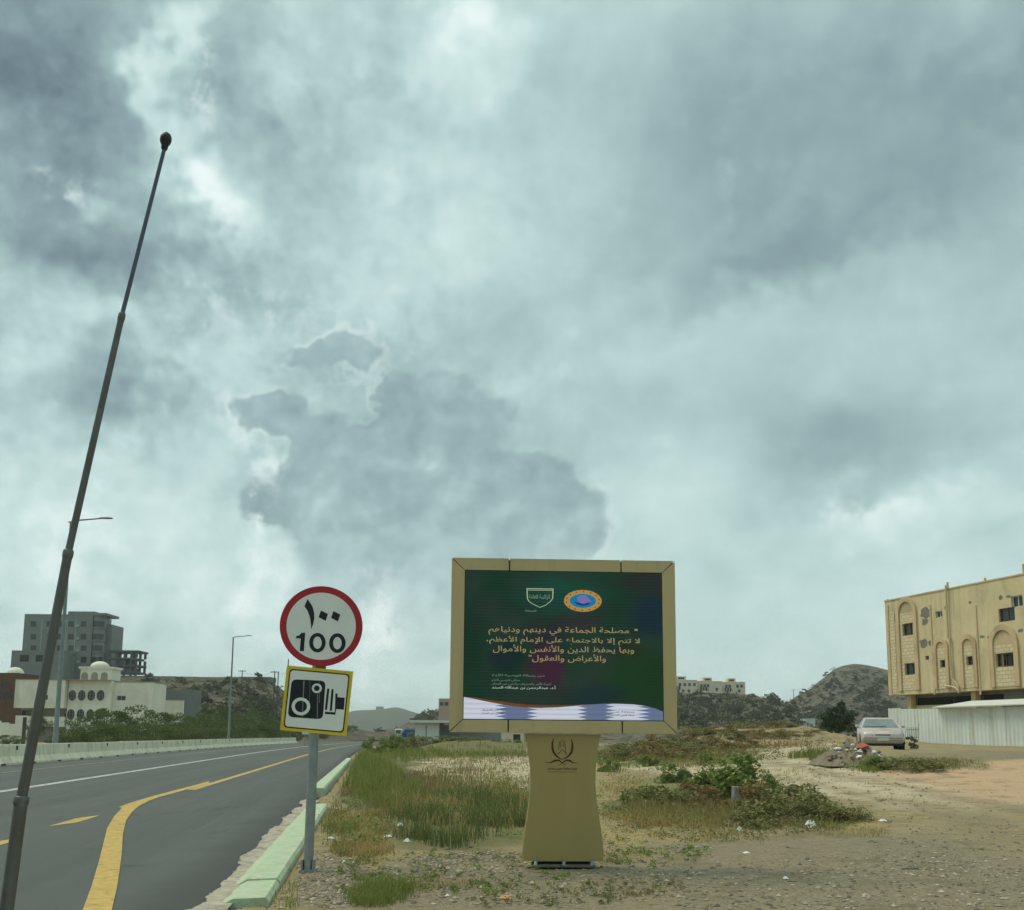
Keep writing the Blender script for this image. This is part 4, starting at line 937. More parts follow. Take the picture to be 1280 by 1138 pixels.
def build_yellow():
    m_y = mat('yellow_render', (0.66, 0.55, 0.33), 0.9, 0.14, 0.5, 0.3, 6, dirt=((0.42, 0.36, 0.24), 0.7), streak=((0.33, 0.29, 0.20), 0.55, 1.4))
    m_trim = mat('tan_trim', (0.62, 0.47, 0.28), 0.85, 0.15, 0.8, dirt=((0.36, 0.28, 0.17), 0.6), streak=((0.30, 0.24, 0.15), 0.5, 1.8))
    m_patch = mat('grey_cement_patch', (0.22, 0.21, 0.18), 0.95, 0.3, 2.0); m_pipe = mat('tan_pipe', (0.56, 0.47, 0.27), 0.6, 0.1)
    m_gr = mat('grey_blockwork', (0.22, 0.235, 0.23), 0.9, 0.2, 0.8); m_br = brick_mat()
    fc = Facade(1108, 82, 1280, 68, 800); O = fc.O; gz = zt1(O[0], O[1]-8)-0.1
    root = thing('apartment_building', 'weathered yellow building with arched wall panels above a white sheet fence', 'building', (O[0], O[1], gz))
    def z(a, b): return 1080+a/4.375, 700+b/4.375
    def rc(x0, y0, x1, y1): return fc.rect(*z(x0, y0), *z(x1, y1))
    zb = fc.sz(*z(143, 742))[1]; zt = fc.sz(*z(122, 228))[1]; LEN = 27.0; DEP = 15.0
    wins = [rc(212, 347, 280, 412), rc(225, 565, 290, 628), rc(392, 280, 428, 316), rc(420, 548, 450, 588), rc(562, 528, 598, 576), rc(723, 510, 817, 583), rc(805, 195, 868, 258)]
    sq = [rc(440, 252, 456, 271), rc(335, 525, 355, 546), rc(517, 490, 533, 513)]
    per = wins[5][0]-wins[0][0]
    more = [(a+per*1.05, b+per*1.05, c, d) for a, b, c, d in (wins[0], wins[1], wins[4])]
    more = [h for h in more if h[1] < LEN-.5]
    mb = MB(); fc.wall(mb, 0, LEN, zb, zt, wins+sq+more)
    def quad(a, oa, b, ob, z0, z1): mb.add([fc.w(a, z0, oa), fc.w(b, z0, ob), fc.w(b, z1, ob), fc.w(a, z1, oa)], [(0, 1, 2, 3)])
    quad(0, -DEP, 0, 0, zb, zt); quad(LEN, 0, LEN, -DEP, zb, zt); quad(LEN, -DEP, 0, -DEP, zb, zt)
    mb.add([fc.w(0, zb), fc.w(LEN, zb), fc.w(LEN, zb, -DEP), fc.w(0, zb, -DEP)], [(0, 1, 2, 3)])
    mb.add([fc.w(0, zt-.8, -.2), fc.w(LEN, zt-.8, -.2), fc.w(LEN, zt-.8, -DEP), fc.w(0, zt-.8, -DEP)], [(3, 2, 1, 0)])
    build_at(mb, 'wall', m_y, root)
    mb = MB(); fc.box(mb, -.03, LEN+.03, zt, zt+.10, -.25, .05); build_at(mb, 'parapet_coping', m_trim, root)
    for i, h in enumerate(wins+more): fc.window(h, root, m_wfr if i in (2, 6) else m_dfr, 0.18, 1)
    for h in sq:
        mb = MB(); fc.box(mb, *h, -.26, -.2); build_at(mb, 'vent', m_hole, root)
    # block-patterned panels with raised arched surrounds
    def arch(x0, x1, ya, yb, ix0, ix1, hs, idx):
        a, b, z0, z1 = rc(x0, ya, x1, yb); ia, ib, _, _ = rc(ix0, ya, ix1, yb)
        mid, Ro, Ri = (a+b)/2, (b-a)/2, (ib-ia)/2; zsp = z1-Ro
        mb = MB()
        for e0, e1 in ((a, mid-Ri), (mid+Ri, b)): fc.box(mb, e0, e1, z0, zsp, .003, .14)
        N_ = 14; V = []
        for i in range(N_+1):
            t = math.pi*i/N_
            for r_ in (Ro, Ri):
                for o in (.003, .14): V.append(fc.w(mid+r_*math.cos(t), zsp+r_*math.sin(t), o))
        Fs = []
        for i in range(N_):
            k = 4*i; Fs += [(k, k+1, k+5, k+4), (k+2, k+6, k+7, k+3), (k+1, k+3, k+7, k+5)]
        mb.add(V, Fs); mb.v = mb.v; sur = build_at(mb, 'arch_surround', m_trim, root)
        # block panel inside
        hh = [h for h in hs if mid-Ri < (h[0]+h[1])/2 < mid+Ri and h[2] > z0 and h[3] < zsp+.3]
        zs = sorted([z0, zsp]+[q for h in hh for q in (h[2]-.02, h[3]+.02)]); hs2 = [(max(h[0]-.02, mid-Ri+.01), min(h[1]+.02, mid+Ri-.01), h[2]-.02, h[3]+.02) for h in hh]
        pb = MB(); xs = sorted([mid-Ri, mid+Ri]+[q for h in hs2 for q in h[:2]])
        uvs = []
        for i in range(len(xs)-1):
            for j in range(len(zs)-1):
                cx, cz = (xs[i]+xs[i+1])/2, (zs[j]+zs[j+1])/2
                if any(h[0] < cx < h[1] and h[2] < cz < h[3] for h in hs2) or xs[i+1]-xs[i] < 1e-4: continue
                q = [(xs[i], zs[j]), (xs[i+1], zs[j]), (xs[i+1], zs[j+1]), (xs[i], zs[j+1])]; uvs += q
                pb.add([fc.w(*p_, .03) for p_ in q], [(0, 1, 2, 3)])
        o = build_at(pb, 'block_panel', m_br, root); uvl = o.data.uv_layers.new(name='UVMap')
        for l, uv in zip(uvl.data, uvs): l.uv = uv
        # niche head
        mb = MB(); P_ = [fc.w(mid+Ri*.98*math.cos(math.pi*i/N_), zsp+Ri*.98*math.sin(math.pi*i/N_), .035) for i in range(N_+1)]
        mb.poly(P_); build_at(mb, 'niche_head', m_br if idx == 0 else m_trim, root)
    H = wins+more
    arch(185, 298, 200, 715, 204, 281, H, 0); arch(388, 468, 425, 706, 402, 452, H, 1); arch(530, 622, 405, 700, 548, 604, H, 2); arch(690, 850, 350, 695, 714, 826, H, 3)
    # corner strip of blocks
    a, b, z0, z1 = rc(148, 275, 176, 735); mb = MB(); q = [(a, z0), (b, z0), (b, z1), (a, z1)]; mb.add([fc.w(*p_, .03) for p_ in q], [(0, 1, 2, 3)])
    o = build_at(mb, 'corner_blocks', m_br, root); u_ = o.data.uv_layers.new(name='UVMap')
    for l, uv in zip(u_.data, q): l.uv = uv
    for x in (138, 372, 622):
        a, b, z0, z1 = rc(x, 245, x+7, 738); mb = MB(); fc.box(mb, a, b, z0, z1, .002, .06); build_at(mb, 'pilaster_strip', m_trim, root)
    rr_ = random.Random(8)
    def patch(x0, y0, x1, y1):
        cx, cy_ = (x0+x1)/2, (y0+y1)/2; P_ = []
        for i in range(14):
            t = 2*math.pi*i/14; k = rr_.uniform(.65, 1.08); s_, z_ = fc.sz(*z(cx+(x1-x0)/2*k*math.cos(t), cy_+(y1-y0)/2*k*math.sin(t))); P_.append(fc.w(s_, z_, .006))
        mb = MB().poly(P_[::-1]); build_at(mb, 'cement_patch', m_patch, root)
    for q in ((306, 252, 368, 330), (312, 318, 356, 362), (300, 430, 352, 484), (350, 440, 380, 474), (152, 290, 180, 345), (735, 190, 760, 222), (270, 270, 290, 320), (560, 680, 600, 700), (630, 410, 660, 430), (672, 415, 690, 432), (840, 375, 875, 400), (570, 225, 590, 240), (775, 192, 805, 210), (225, 455, 245, 475)): patch(*q)
    # drain pipes
    def pipe(pts, r=.07):
        P_ = [fc.w(*fc.sz(*z(*q)), .16) for q in pts]; mb = MB().tube(P_, r, 8); build_at(mb, 'drain_pipe', m_pipe, root)
    pipe([(456, 140), (463, 300), (470, 430)]); pipe([(478, 430), (484, 560), (490, 648), (508, 668), (524, 688), (528, 728)]); pipe([(455, 690), (490, 694), (514, 702), (524, 716)])
    for x, y0, y1 in ((452, 122, 152), (656, 98, 112), (867, 22, 66), (124, 215, 230)):
        s_, z0 = fc.sz(*z(x, y1)); _, z1 = fc.sz(*z(x, y0)); mb = MB().tube([fc.w(s_, z0-.4, -.1), fc.w(s_, z1, -.1)], .09, 8); build_at(mb, 'vent_pipe', m_pipe, root)
    # recessed ground floor
    mb = MB(); rec = -1.3
    for q in (Facade,): pass
    a0 = fc.sz(*z(205, 760))[0]
    fc.box(mb, a0, LEN, gz-.5, zb-.003, -DEP+.2, rec); build_at(mb, 'ground_floor_wall', m_gr, root)
    zlow = fc.sz(*z(380, 790))[1]
    mb = MB(); fc.box(mb, a0, fc.sz(*z(680, 760))[0], gz, zlow, rec+.002, rec+.25); build_at(mb, 'low_wall', m_y, root)
    s1 = fc.sz(*z(545, 760))[0]; s2 = fc.sz(*z(680, 760))[0]; s3 = fc.sz(*z(575, 760))[0]; sm_ = fc.sz(*z(412, 760))[0]
    for p_, q_ in ((a0+.3, sm_-.06), (sm_+.06, s1), (s3, s2)):
        mb = MB(); fc.box(mb, p_, q_, zlow+.02, zb-.25, rec+.003, rec+.05); build_at(mb, 'shop_opening', m_hole, root)
    for s_ in (a0+.12, (s1+s3)/2, s2+6, LEN-.4):
        mb = MB(); fc.box(mb, s_-.22, s_+.22, gz-.3, zb-.004, rec+.26, rec+.7); build_at(mb, 'column', m_y, root)
    return gz
gz_y = build_yellow()

def build_fence():
    m_sh = mat('white_corrugated_sheet', (0.70, 0.73, 0.69), 0.55, 0.10, 0.6, dirt=((0.52, 0.53, 0.48), 0.6), streak=((0.40, 0.38, 0.31), 0.6, 1.6))
    fc = Facade(1110.5, 66, 1290, 57); O = fc.O; gz = zt1(O[0], O[1])-.15
    root = thing('sheet_fence', 'white corrugated sheet fence with a lean-to roof edge before the yellow building', 'fence', (O[0], O[1], gz))
    zt = fc.sz(1112, 887.5)[1]; L = fc.len+6; n = int(L/1.06)
    for i in range(n):
        mb = MB(); a = i*1.06; V = []; k = 17
        top = zt+rnd.uniform(-.03, .03)+(0.06 if i == 0 else 0)
        gzl = zt1(*(fc.w(a, 0)[:2]))-.12
        for j in range(k):
            x = a+1.05*j/(k-1); o = .011*(1 if (j//2) % 2 else -1)+(.012 if i % 2 else 0)
            V += [fc.w(x, gzl, o), fc.w(x, top, o)]
        mb.add(V, [(2*j, 2*j+2, 2*j+3, 2*j+1) for j in range(k-1)]); build_at(mb, 'sheet', m_sh, root)
    mb = MB(); V = []
    for j in range(13):
        o = -j*.25; V += [fc.w(0, gz, o), fc.w(0, zt, o)]
    mb.add(V, [(2*j, 2*j+2, 2*j+3, 2*j+1) for j in range(12)]); build_at(mb, 'return_sheet', m_sh, root)
    a = fc.sz(1172, 886)[0]; z1 = fc.sz(1172, 885.5)[1]
    mb = MB(); mb.add([fc.w(a, z1, .45), fc.w(L, z1+.1, .45), fc.w(L, z1+.55, -3.0), fc.w(a, z1+.45, -3.0), fc.w(a, z1+.06, .45), fc.w(L, z1+.16, .45), fc.w(L, z1+.61, -3.0), fc.w(a, z1+.51, -3.0)],
                      [(0, 1, 2, 3)[::-1], (4, 5, 6, 7), (0, 1, 5, 4), (1, 2, 6, 5), (2, 3, 7, 6), (3, 0, 4, 7)]); build_at(mb, 'lean_to_roof', m_wfr, root)
    for i in range(0, n, 4):
        x = i*1.06; mb = MB().tube([fc.w(x, gz-.3, -.12), fc.w(x, zt-.05, -.12)], .05, 6); build_at(mb, 'post', m_steel, root)
    # little gate of upright bars leaning in front
    p = fc.w(fc.sz(1142, 920)[0], 0, .8); r2 = thing('bar_gate', 'short dark gate of upright bars leaning by the white sheet fence', 'gate', (p[0], p[1], zt1(p[0], p[1])), math.atan2(fc.e[1], fc.e[0]))
    for j in range(8): MB().tube([(j*.14, .05, 0), (j*.14, .2, .85+.25*(j == 7))], .014, 5).build('bar', m_wood, r2)
    for zz in (.25, .7): MB().tube([(0, .05+zz*.17, zz), (.98, .05+zz*.17, zz)], .016, 5).build('rail', m_wood, r2)
build_fence()

def box_house(name, label, cat, Y, x0, x1, ytop, m, dep=9.0, zbase=None, rows=(), group=None, wmat=None, ww=1.1, wh=1.2, cop=True, yaw=0.0):
    """a block whose front stands at depth Y between pixels x0 and x1; rows = [(pixel y, [pixel x, ...]), ...] are windows"""
    fc = Facade(x0, Y, x1, Y+yaw, min(ytop+25, 900)); O = fc.O; gz = (zt1(O[0]+fc.len/2, Y)-1.0) if zbase is None else zbase
    root = thing(name, label, cat, (O[0], O[1], gz), 0, group)
    zt = fc.sz((x0+x1)/2, ytop)[1]; holes = []
    for y_, xs in rows:
        for x in xs:
            s_, z_ = fc.sz(x, y_)
            if ww/2+.05 < s_ < fc.len-ww/2-.05: holes.append((s_-ww/2, s_+ww/2, z_-wh/2, z_+wh/2))
    mb = MB(); fc.wall(mb, 0, fc.len, gz, zt, holes, .2); L = fc.len
    for a, oa, b, ob in ((0, -dep, 0, 0), (L, 0, L, -dep), (L, -dep, 0, -dep)): mb.add([fc.w(a, gz, oa), fc.w(b, gz, ob), fc.w(b, zt, ob), fc.w(a, zt, oa)], [(0, 1, 2, 3)])
    mb.add([fc.w(0, zt-.02, 0), fc.w(L, zt-.02, 0), fc.w(L, zt-.02, -dep), fc.w(0, zt-.02, -dep)], [(0, 1, 2, 3)])
    build_at(mb, 'wall', m, root)
    for h in holes: fc.window(h, root, None, .16, 1 if ww > .9 else 0, wmat)
    if cop:
        mb = MB(); fc.box(mb, -.06, L+.06, zt, zt+.14, -dep-.06, .06); build_at(mb, 'roof_edge', m, root)
    return root, fc, gz, zt

def build_villa():
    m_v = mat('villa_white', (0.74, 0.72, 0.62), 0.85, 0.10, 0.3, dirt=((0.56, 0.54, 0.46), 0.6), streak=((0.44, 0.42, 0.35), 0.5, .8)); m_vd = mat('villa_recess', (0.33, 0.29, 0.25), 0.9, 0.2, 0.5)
    Y = 165.0
    def z(a, b): return a/5.171, 740+b/5.171
    fc = Facade(z(112, 0)[0], Y, z(712, 0)[0], Y, 865); O = fc.O; gz = zt1(O[0]+8, Y)-.6
    root = thing('villa', 'white two storey villa with rows of oval windows and a domed roof kiosk', 'house', (O[0], O[1], gz))
    def rc(x0, y0, x1, y1): return fc.rect(*z(x0, y0), *z(x1, y1))
    def bx(nm, m, r_, o0, o1, par=root):
        mb = MB(); fc.box(mb, *r_, o0, o1); return build_at(mb, nm, m, par)
    a, b, z0, z1 = rc(112, 572, 712, 750); L = b
    up = rc(112, 572, 435, 752); rt = rc(435, 572, 712, 900)
    bx('upper_block', m_v, up, -11, 0.9); bx('main_wall', m_v, (rt[0], rt[1], gz-1, rt[3]), -11.002, 0.0)
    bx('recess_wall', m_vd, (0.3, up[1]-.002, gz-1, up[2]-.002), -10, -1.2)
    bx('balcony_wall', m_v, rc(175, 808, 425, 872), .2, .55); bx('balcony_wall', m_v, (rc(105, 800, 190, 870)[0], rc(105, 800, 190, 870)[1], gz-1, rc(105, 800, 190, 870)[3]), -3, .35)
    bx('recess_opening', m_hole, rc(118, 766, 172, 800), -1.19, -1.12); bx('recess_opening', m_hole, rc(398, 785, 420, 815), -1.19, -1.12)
    bx('window', m_glass, rc(303, 668, 325, 698), .905, .95); bx('parapet_line', m_vd, (0, rt[1], up[3], up[3]+.12), -11.1, .98)
    m_fr = mat('villa_window_grille', (0.17, 0.17, 0.15), 0.7, 0.1)
    def oval(cx, cy_, out=0.0):
        (s0, z_), (s1, _), (_, zl_) = fc.sz(*z(cx-29, cy_)), fc.sz(*z(cx+29, cy_)), fc.sz(*z(cx, cy_+41))
        s_, rx, rz = (s0+s1)/2, (s1-s0)/2, z_-zl_; N_ = 24
        def loop(k, o): return [fc.w(s_+rx*k*math.cos(2*math.pi*i/N_)*(1-.0), z_+rz*k*math.copysign(abs(math.sin(2*math.pi*i/N_))**.8, math.sin(2*math.pi*i/N_)), o) for i in range(N_)]
        w_ = build_at(MB().poly(loop(.96, out+.02)), 'oval_window', m_glass, root)
        A, B, C_ = loop(1.0, out+.15), loop(.84, out+.15), loop(1.0, out)
        mb = MB().add(A+B, [(i, (i+1) % N_, N_+(i+1) % N_, N_+i) for i in range(N_)]); mb.add(A+C_, [(i, N_+i, N_+(i+1) % N_, (i+1) % N_) for i in range(N_)])
        Lc = root.location; mb.v = [(x-Lc.x, y-Lc.y, q-Lc.z) for x, y, q in mb.v]; mb.build('surround', m_v, w_)
        for da in (-.33, .33):
            mb = MB(); fc.box(mb, s_+rx*da-.03, s_+rx*da+.03, z_-rz*.75, z_+rz*.75, out+.03, out+.07); mb.v = [(x-Lc.x, y-Lc.y, q-Lc.z) for x, y, q in mb.v]; mb.build('grille_bar', m_fr, w_)
        for dz in (-.4, .15, .55):
            mb = MB(); fc.box(mb, s_-rx*.7, s_+rx*.7, z_+rz*dz-.03, z_+rz*dz+.03, out+.031, out+.075); mb.v = [(x-Lc.x, y-Lc.y, q-Lc.z) for x, y, q in mb.v]; mb.build('grille_bar', m_fr, w_)
    for cx in (470, 531, 592, 653): oval(cx, 670)
    for cx in (460, 523, 585, 648): oval(cx, 793)
    # roof kiosk with arches and a dome
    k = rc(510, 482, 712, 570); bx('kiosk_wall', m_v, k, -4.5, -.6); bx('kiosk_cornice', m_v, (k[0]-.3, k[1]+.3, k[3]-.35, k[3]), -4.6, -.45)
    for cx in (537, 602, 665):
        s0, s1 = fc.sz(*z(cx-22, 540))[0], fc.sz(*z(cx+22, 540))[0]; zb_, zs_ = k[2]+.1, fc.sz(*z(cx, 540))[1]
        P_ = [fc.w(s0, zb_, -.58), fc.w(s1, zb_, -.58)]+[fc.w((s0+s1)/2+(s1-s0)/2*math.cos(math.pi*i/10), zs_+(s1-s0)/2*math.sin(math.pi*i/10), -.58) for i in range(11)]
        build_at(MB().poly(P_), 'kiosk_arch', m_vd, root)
    c = fc.w((k[0]+k[1])/2-.2, k[3], -2.5); mb = MB().lathe([(1.5*math.cos(t), 1.0*math.sin(t)) for t in np.linspace(0, math.pi/2, 7)], tuple(c), 16); build_at(mb, 'dome', m_v, root)
    # right wing and the low yard wall
    wg = Facade(z(705, 0)[0], Y+1.0, z(985, 0)[0], Y+1.0, 870); mb = MB(); q = wg.rect(*z(708, 586), *z(985, 760)); wn = wg.rect(*z(755, 672), *z(812, 702))
    wg.wall(mb, q[0], q[1], gz-1, q[3], [wn]); 
    for aa, oa, bb, ob in ((q[1], 0, q[1], -6.5), (q[1], -6.5, q[0], -6.5)): mb.add([wg.w(aa, gz-1, oa), wg.w(bb, gz-1, ob), wg.w(bb, q[3], ob), wg.w(aa, q[3], oa)], [(0, 1, 2, 3)])
    mb.add([wg.w(q[0], q[3]-.02), wg.w(q[1], q[3]-.02), wg.w(q[1], q[3]-.02, -6.5), wg.w(q[0], q[3]-.02, -6.5)], [(0, 1, 2, 3)])
    build_at(mb, 'wing_wall', m_v, root); wg.window(wn, root, m_vd, .15, 1)
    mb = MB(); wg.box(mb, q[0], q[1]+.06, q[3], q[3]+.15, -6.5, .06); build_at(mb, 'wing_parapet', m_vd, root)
    yw = Facade(z(1055, 0)[0], Y+8, z(1186, 0)[0], Y+8); q = yw.rect(*z(1055, 702), *z(1186, 775)); r2 = thing('yard_wall', 'low cream yard wall beside the villa\'s right wing', 'wall', tuple(yw.O+np.array([0, 0, gz])))
    mb = MB(); yw.box(mb, q[0], q[1], gz-1, q[3], -.3, 0); build_at(mb, 'wall', m_v, r2); mb = MB(); yw.box(mb, q[0]-.05, q[1]+.05, q[3], q[3]+.12, -.35, .05); build_at(mb, 'coping', m_vd, r2)
    # pale yard wall and brown house at the far left
    bw = Facade(-60, 120, 31, 120); q = bw.rect(*z(0, 832), *z(165, 905)); g2 = zt1(bw.O[0]+8, 120)-.5
    r2 = thing('yard_wall', 'pale yard wall with broken top between barrier and villa', 'wall', tuple(bw.O+np.array([0, 0, g2])))
    for i in range(9):
        a0 = bw.len*i/9; mb = MB(); bw.box(mb, a0+.005, bw.len*(i+1)/9-.005, g2, q[3]-(.5*rnd.random() if i > 5 else .05*rnd.random()), -.25, 0); build_at(mb, 'wall_bay', m_v, r2)
    mb = MB(); bw.box(mb, bw.len-.2, bw.len+.1, g2, q[3]+.4, -.3, .05); build_at(mb, 'corner_post', m_wood, r2)
build_villa()
m_terra = mat('terracotta_render', (0.13, 0.060, 0.030), 0.9, 0.3, 0.3, dirt=((0.10, 0.05, 0.025), 0.6))
rt, fcx, gzx, ztx = box_house('brown_house', 'rust brown house with a small white dome beside the villa', 'house', 190, -70, 20.5, 842, m_terra, 10, None, [(870, [3, 12]), (858, [-30, -10, 6])], wh=1.6)
mb = MB().lathe([(1.6*math.cos(t), 1.3*math.sin(t)) for t in np.linspace(0, math.pi/2, 6)], tuple(fcx.w(fcx.sz(9, 842)[0], ztx+.1, -3)), 14); build_at(mb, 'dome', mat('villa_white', None), rt)

# grey apartment block, seven storeys, and the bare frame next to it
def build_block():
    m_g = mat('grey_render', (0.205, 0.225, 0.215), 0.9, 0.12, 0.15, dirt=((0.15, 0.165, 0.16), 0.6)); m_w = mat('pale_pipe', (0.42, 0.45, 0.43), 0.7, 0.1)
    def z(a, b): return a/5.171, 740+b/5.171
    Y = 305.0; cols = [215, 318, 385, 458, 540]; rows = [209, 288, 357, 372+66, 500]
    rows = [208, 290, 365, 440, 512]
    rt, fc, gz, zt = box_house('apartment_block', 'tall grey apartment block with rows of small windows on the ridge', 'building', Y, z(150, 0)[0], z(596, 0)[0], z(0, 148)[1], m_g, 14, None, [(z(0, r_)[1], [z(c, 0)[0] for c in cols]) for r_ in rows], ww=1.7, wh=1.7)
    for c in (275, 430, 440, 495):
        s_, zt_ = fc.sz(*z(c, 180)); mb = MB().tube([fc.w(s_, gz, .1), fc.w(s_, zt_, .1)], .12, 6); build_at(mb, 'drain_pipe', m_w, rt)
    for r_ in rows[:4]:
        s_, z_ = fc.sz(*z(505, r_+12)); mb = MB(); fc.box(mb, s_-.4, s_+.4, z_-.3, z_+.3, .01, .5); build_at(mb, 'air_conditioner', m_w, rt)
    # rounded corner bay on the right, with balcony bands
    s0, s1 = fc.len, fc.sz(*z(690, 0))[0]; cxs = (s0+s1)/2; rad = (s1-s0)/2
    c = fc.w(cxs, 0, -1.0); prof = [(rad, gz), (rad, zt-.2)]
    mb = MB().lathe(prof, tuple(c), 20); build_at(mb, 'corner_bay', m_g, rt)
    for r_ in rows:
        z_ = fc.sz(*z(600, r_))[1]
        for t in (-135, -105, -75, -45):
            p = c+np.array([rad*math.cos(R(t)), rad*math.sin(R(t)), z_]); mb = MB().box(tuple(p), (1.2, .2, 1.7), R(t+90)); build_at(mb, 'bay_window', m_glass, rt)
        mb = MB().lathe([(rad, z_-1.35), (rad+.35, z_-1.35), (rad+.35, z_-1.1), (rad, z_-1.1)], tuple(c), 20); build_at(mb, 'bay_band', m_g, rt)
    mb = MB(); fc.box(mb, s0, s1+.8, zt-.2, zt+.5, -9, rad-.6); build_at(mb, 'bay_roof', m_g, rt)
    mb = MB(); fc.box(mb, fc.sz(*z(445, 0))[0], fc.sz(*z(620, 0))[0], zt+.01, zt+1.1, -8, -.5); build_at(mb, 'roof_parapet', m_g, rt)
    mb = MB(); fc.box(mb, s1-rad, s1+1.2, gz, fc.sz(*z(700, 205))[1], -12, -3); build_at(mb, 'side_wing', m_g, rt)
    rt2, f2, g2, z2 = box_house('grey_annex', 'low grey annex with two dark openings at the foot of the tall block', 'building', Y-9, z(66, 0)[0], z(410, 0)[0], z(0, 383)[1], mat('grey_annex_render', (0.20, 0.215, 0.20), .9, .15, .2), 8, None, [(z(0, 430)[1], [z(157, 0)[0], z(259, 0)[0]])], ww=2.6, wh=2.0, wmat=m_hole)
    # bare concrete frame
    m_d = mat('bare_concrete', (0.10, 0.105, 0.105), 0.9, 0.2, 0.2)
    ff = Facade(z(700, 0)[0], 300, z(888, 0)[0], 300, 825); gz = zt1(ff.O[0]+5, 300)-.5
    r3 = thing('building_frame', 'unfinished bare concrete frame beside the tall grey block', 'building', tuple(ff.O+np.array([0, 0, gz])))
    lv = [ff.sz(*z(800, q))[1] for q in (378, 425, 470, 515)]; L = ff.len; dep = 8
    for i, q in enumerate(lv):
        mb = MB(); ff.box(mb, -.3 if i == 0 else 0, L+(.3 if i == 0 else -.8*(i == 1)), q-.55, q, -dep, .2); build_at(mb, 'floor_slab', m_d, r3)
    for i in range(3):
        lo, hi = lv[i+1], lv[i]-.552
        for a in (.3, L*.27, L*.55, L*.78, L-.4):
            for o in (-.3, -dep+.5):
                mb = MB(); ff.box(mb, a-.3, a+.3, lo+.002, hi, o-.3, o+.3); build_at(mb, 'column', m_d, r3)
    for a, b, i in ((L*.27+.32, L*.55-.32, 1), (.62, L*.27-.32, 2), (L*.6, L*.76, 2)):
        mb = MB(); ff.box(mb, a, b, lv[i+1]+.002, lv[i+1]+(lv[i]-lv[i+1])*.62, -dep+.3, -.5); build_at(mb, 'infill_wall', m_d, r3)
    for a in (.3, L*.27, L*.55, L*.78, L-.4):
        mb = MB(); ff.box(mb, a-.3, a+.3, gz-1, lv[3]-.552, -.6, 0); build_at(mb, 'column', m_d, r3)
build_block()
# ridge wall with a small block at its end
m_rw = mat('ridge_blockwork', (0.19, 0.20, 0.185), 0.95, 0.2, 0.2, dirt=((0.13, 0.135, 0.125), 0.5))
rw = Facade(140, 285, 300, 285, 850); r_ = thing('ridge_wall', 'long grey blockwork wall along the ridge', 'wall', tuple(rw.O+np.array([0, 0, zt1(rw.O[0], 285)])))
for i in range(6):
    a, b = rw.len*i/6, rw.len*(i+1)/6-.02; p = rw.w((a+b)/2, 0); g_ = zt1(p[0], p[1])-2; px_, _ = prj(np.array([[p[0], p[1], 15]])); zt_ = rw.sz(float(px_[0]), 844.5+3*(i/6))[1]
    mb = MB(); rw.box(mb, a, b, g_, zt_, -.4, 0); build_at(mb, 'wall_bay', m_rw, r_)
box_house('ridge_shed', 'flat roofed grey block shed at the end of the ridge wall', 'shed', 280, 297, 337, 847, m_rw, 7, None, [(853, [312, 325])], ww=1.6, wh=1.1)
box_house('grey_store', 'plain grey store behind the villa yard wall below the ridge', 'shed', 215, 205, 240, 862, m_rw, 6, None, [], cop=False)
# cream terrace on the right hill
m_cr = mat('cream_render', (0.70, 0.58, 0.44), 0.9, 0.1, 0.1, dirt=((0.44, 0.38, 0.30), 0.4)); m_cr2 = mat('pinkish_render', (0.47, 0.35, 0.26), 0.9, 0.1, 0.1)
hb = [('cream_house', 'cream hilltop house just right of the display frame', 470, 838, 872, 850.5, [(856, [850, 856, 862, 868]), (864, [848, 854, 861])], m_cr), ('cream_house', 'middle cream hilltop house with shaded balconies', 474, 873, 903, 852, [(857.5, [877, 881, 885]), (862, [878, 884, 896])], m_cr),
      ('cream_house', 'tallest cream hilltop house at the end of the terrace', 478, 904, 932, 853, [(858, [908, 912, 922, 927]), (864, [909, 914, 924])], m_cr),
      ('low_house', 'low pinkish house at the end of the cream terrace', 480, 932.5, 945, 869.5, [(873, [936, 941])], m_cr2), ('low_house', 'low orange house on the saddle between the two right hills', 500, 946, 962, 872.5, [(876, [950, 957])], m_cr2), ('low_house', 'small orange house nearest the rocky hill on the saddle', 505, 963, 977, 874, [(877, [968, 973])], m_cr2)]
for nm, lb, Y, x0, x1, yt, rows, mm in hb:
    rt, fc, gz, zt = box_house(nm, lb, 'house', Y, x0, x1, yt, mm, 10, None, rows, 'houses on the right hill', ww=1.2, wh=1.4)
    if nm == 'cream_house':
        L = fc.len
        mb = MB(); fc.box(mb, L*.25, L*.62, zt+.15, zt+1.9, -7, -2); build_at(mb, 'stair_head', mm, rt)
        mb = MB(); fc.box(mb, L*.32, L*.55, zt+.6, zt+1.4, -1.99, -1.94); build_at(mb, 'stair_window', m_hole, rt)
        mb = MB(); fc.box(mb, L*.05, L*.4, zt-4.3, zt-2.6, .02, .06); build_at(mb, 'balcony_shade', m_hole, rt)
        for k in range(4): mb = MB(); fc.box(mb, L*(.05+.11*k), L*(.05+.11*k)+.25, zt-4.3, zt-2.6, .07, .3); build_at(mb, 'balcony_post', mm, rt)
m_pw = mat('plain_white_wall', (0.60, 0.61, 0.58), 0.8, 0.1, 0.3)
for nm, lb, x0, x1, yt, yb in (('white_shed', 'small white shed roof on the slope below the cream houses', 950, 965.5, 894, 899.5), ('white_shed', 'small white shed just left of the dark round tree', 1006, 1019, 899, 908), ('white_shed', 'tiny white hut peeping past the display frame', 840, 851, 885, 890)):
    h_ = hit((x0+x1)/2, yb); box_house(nm, lb, 'shed', h_[1], x0, x1, yt, m_pw, 5, h_[2]-1.2, [], 'small white sheds on the right slope')
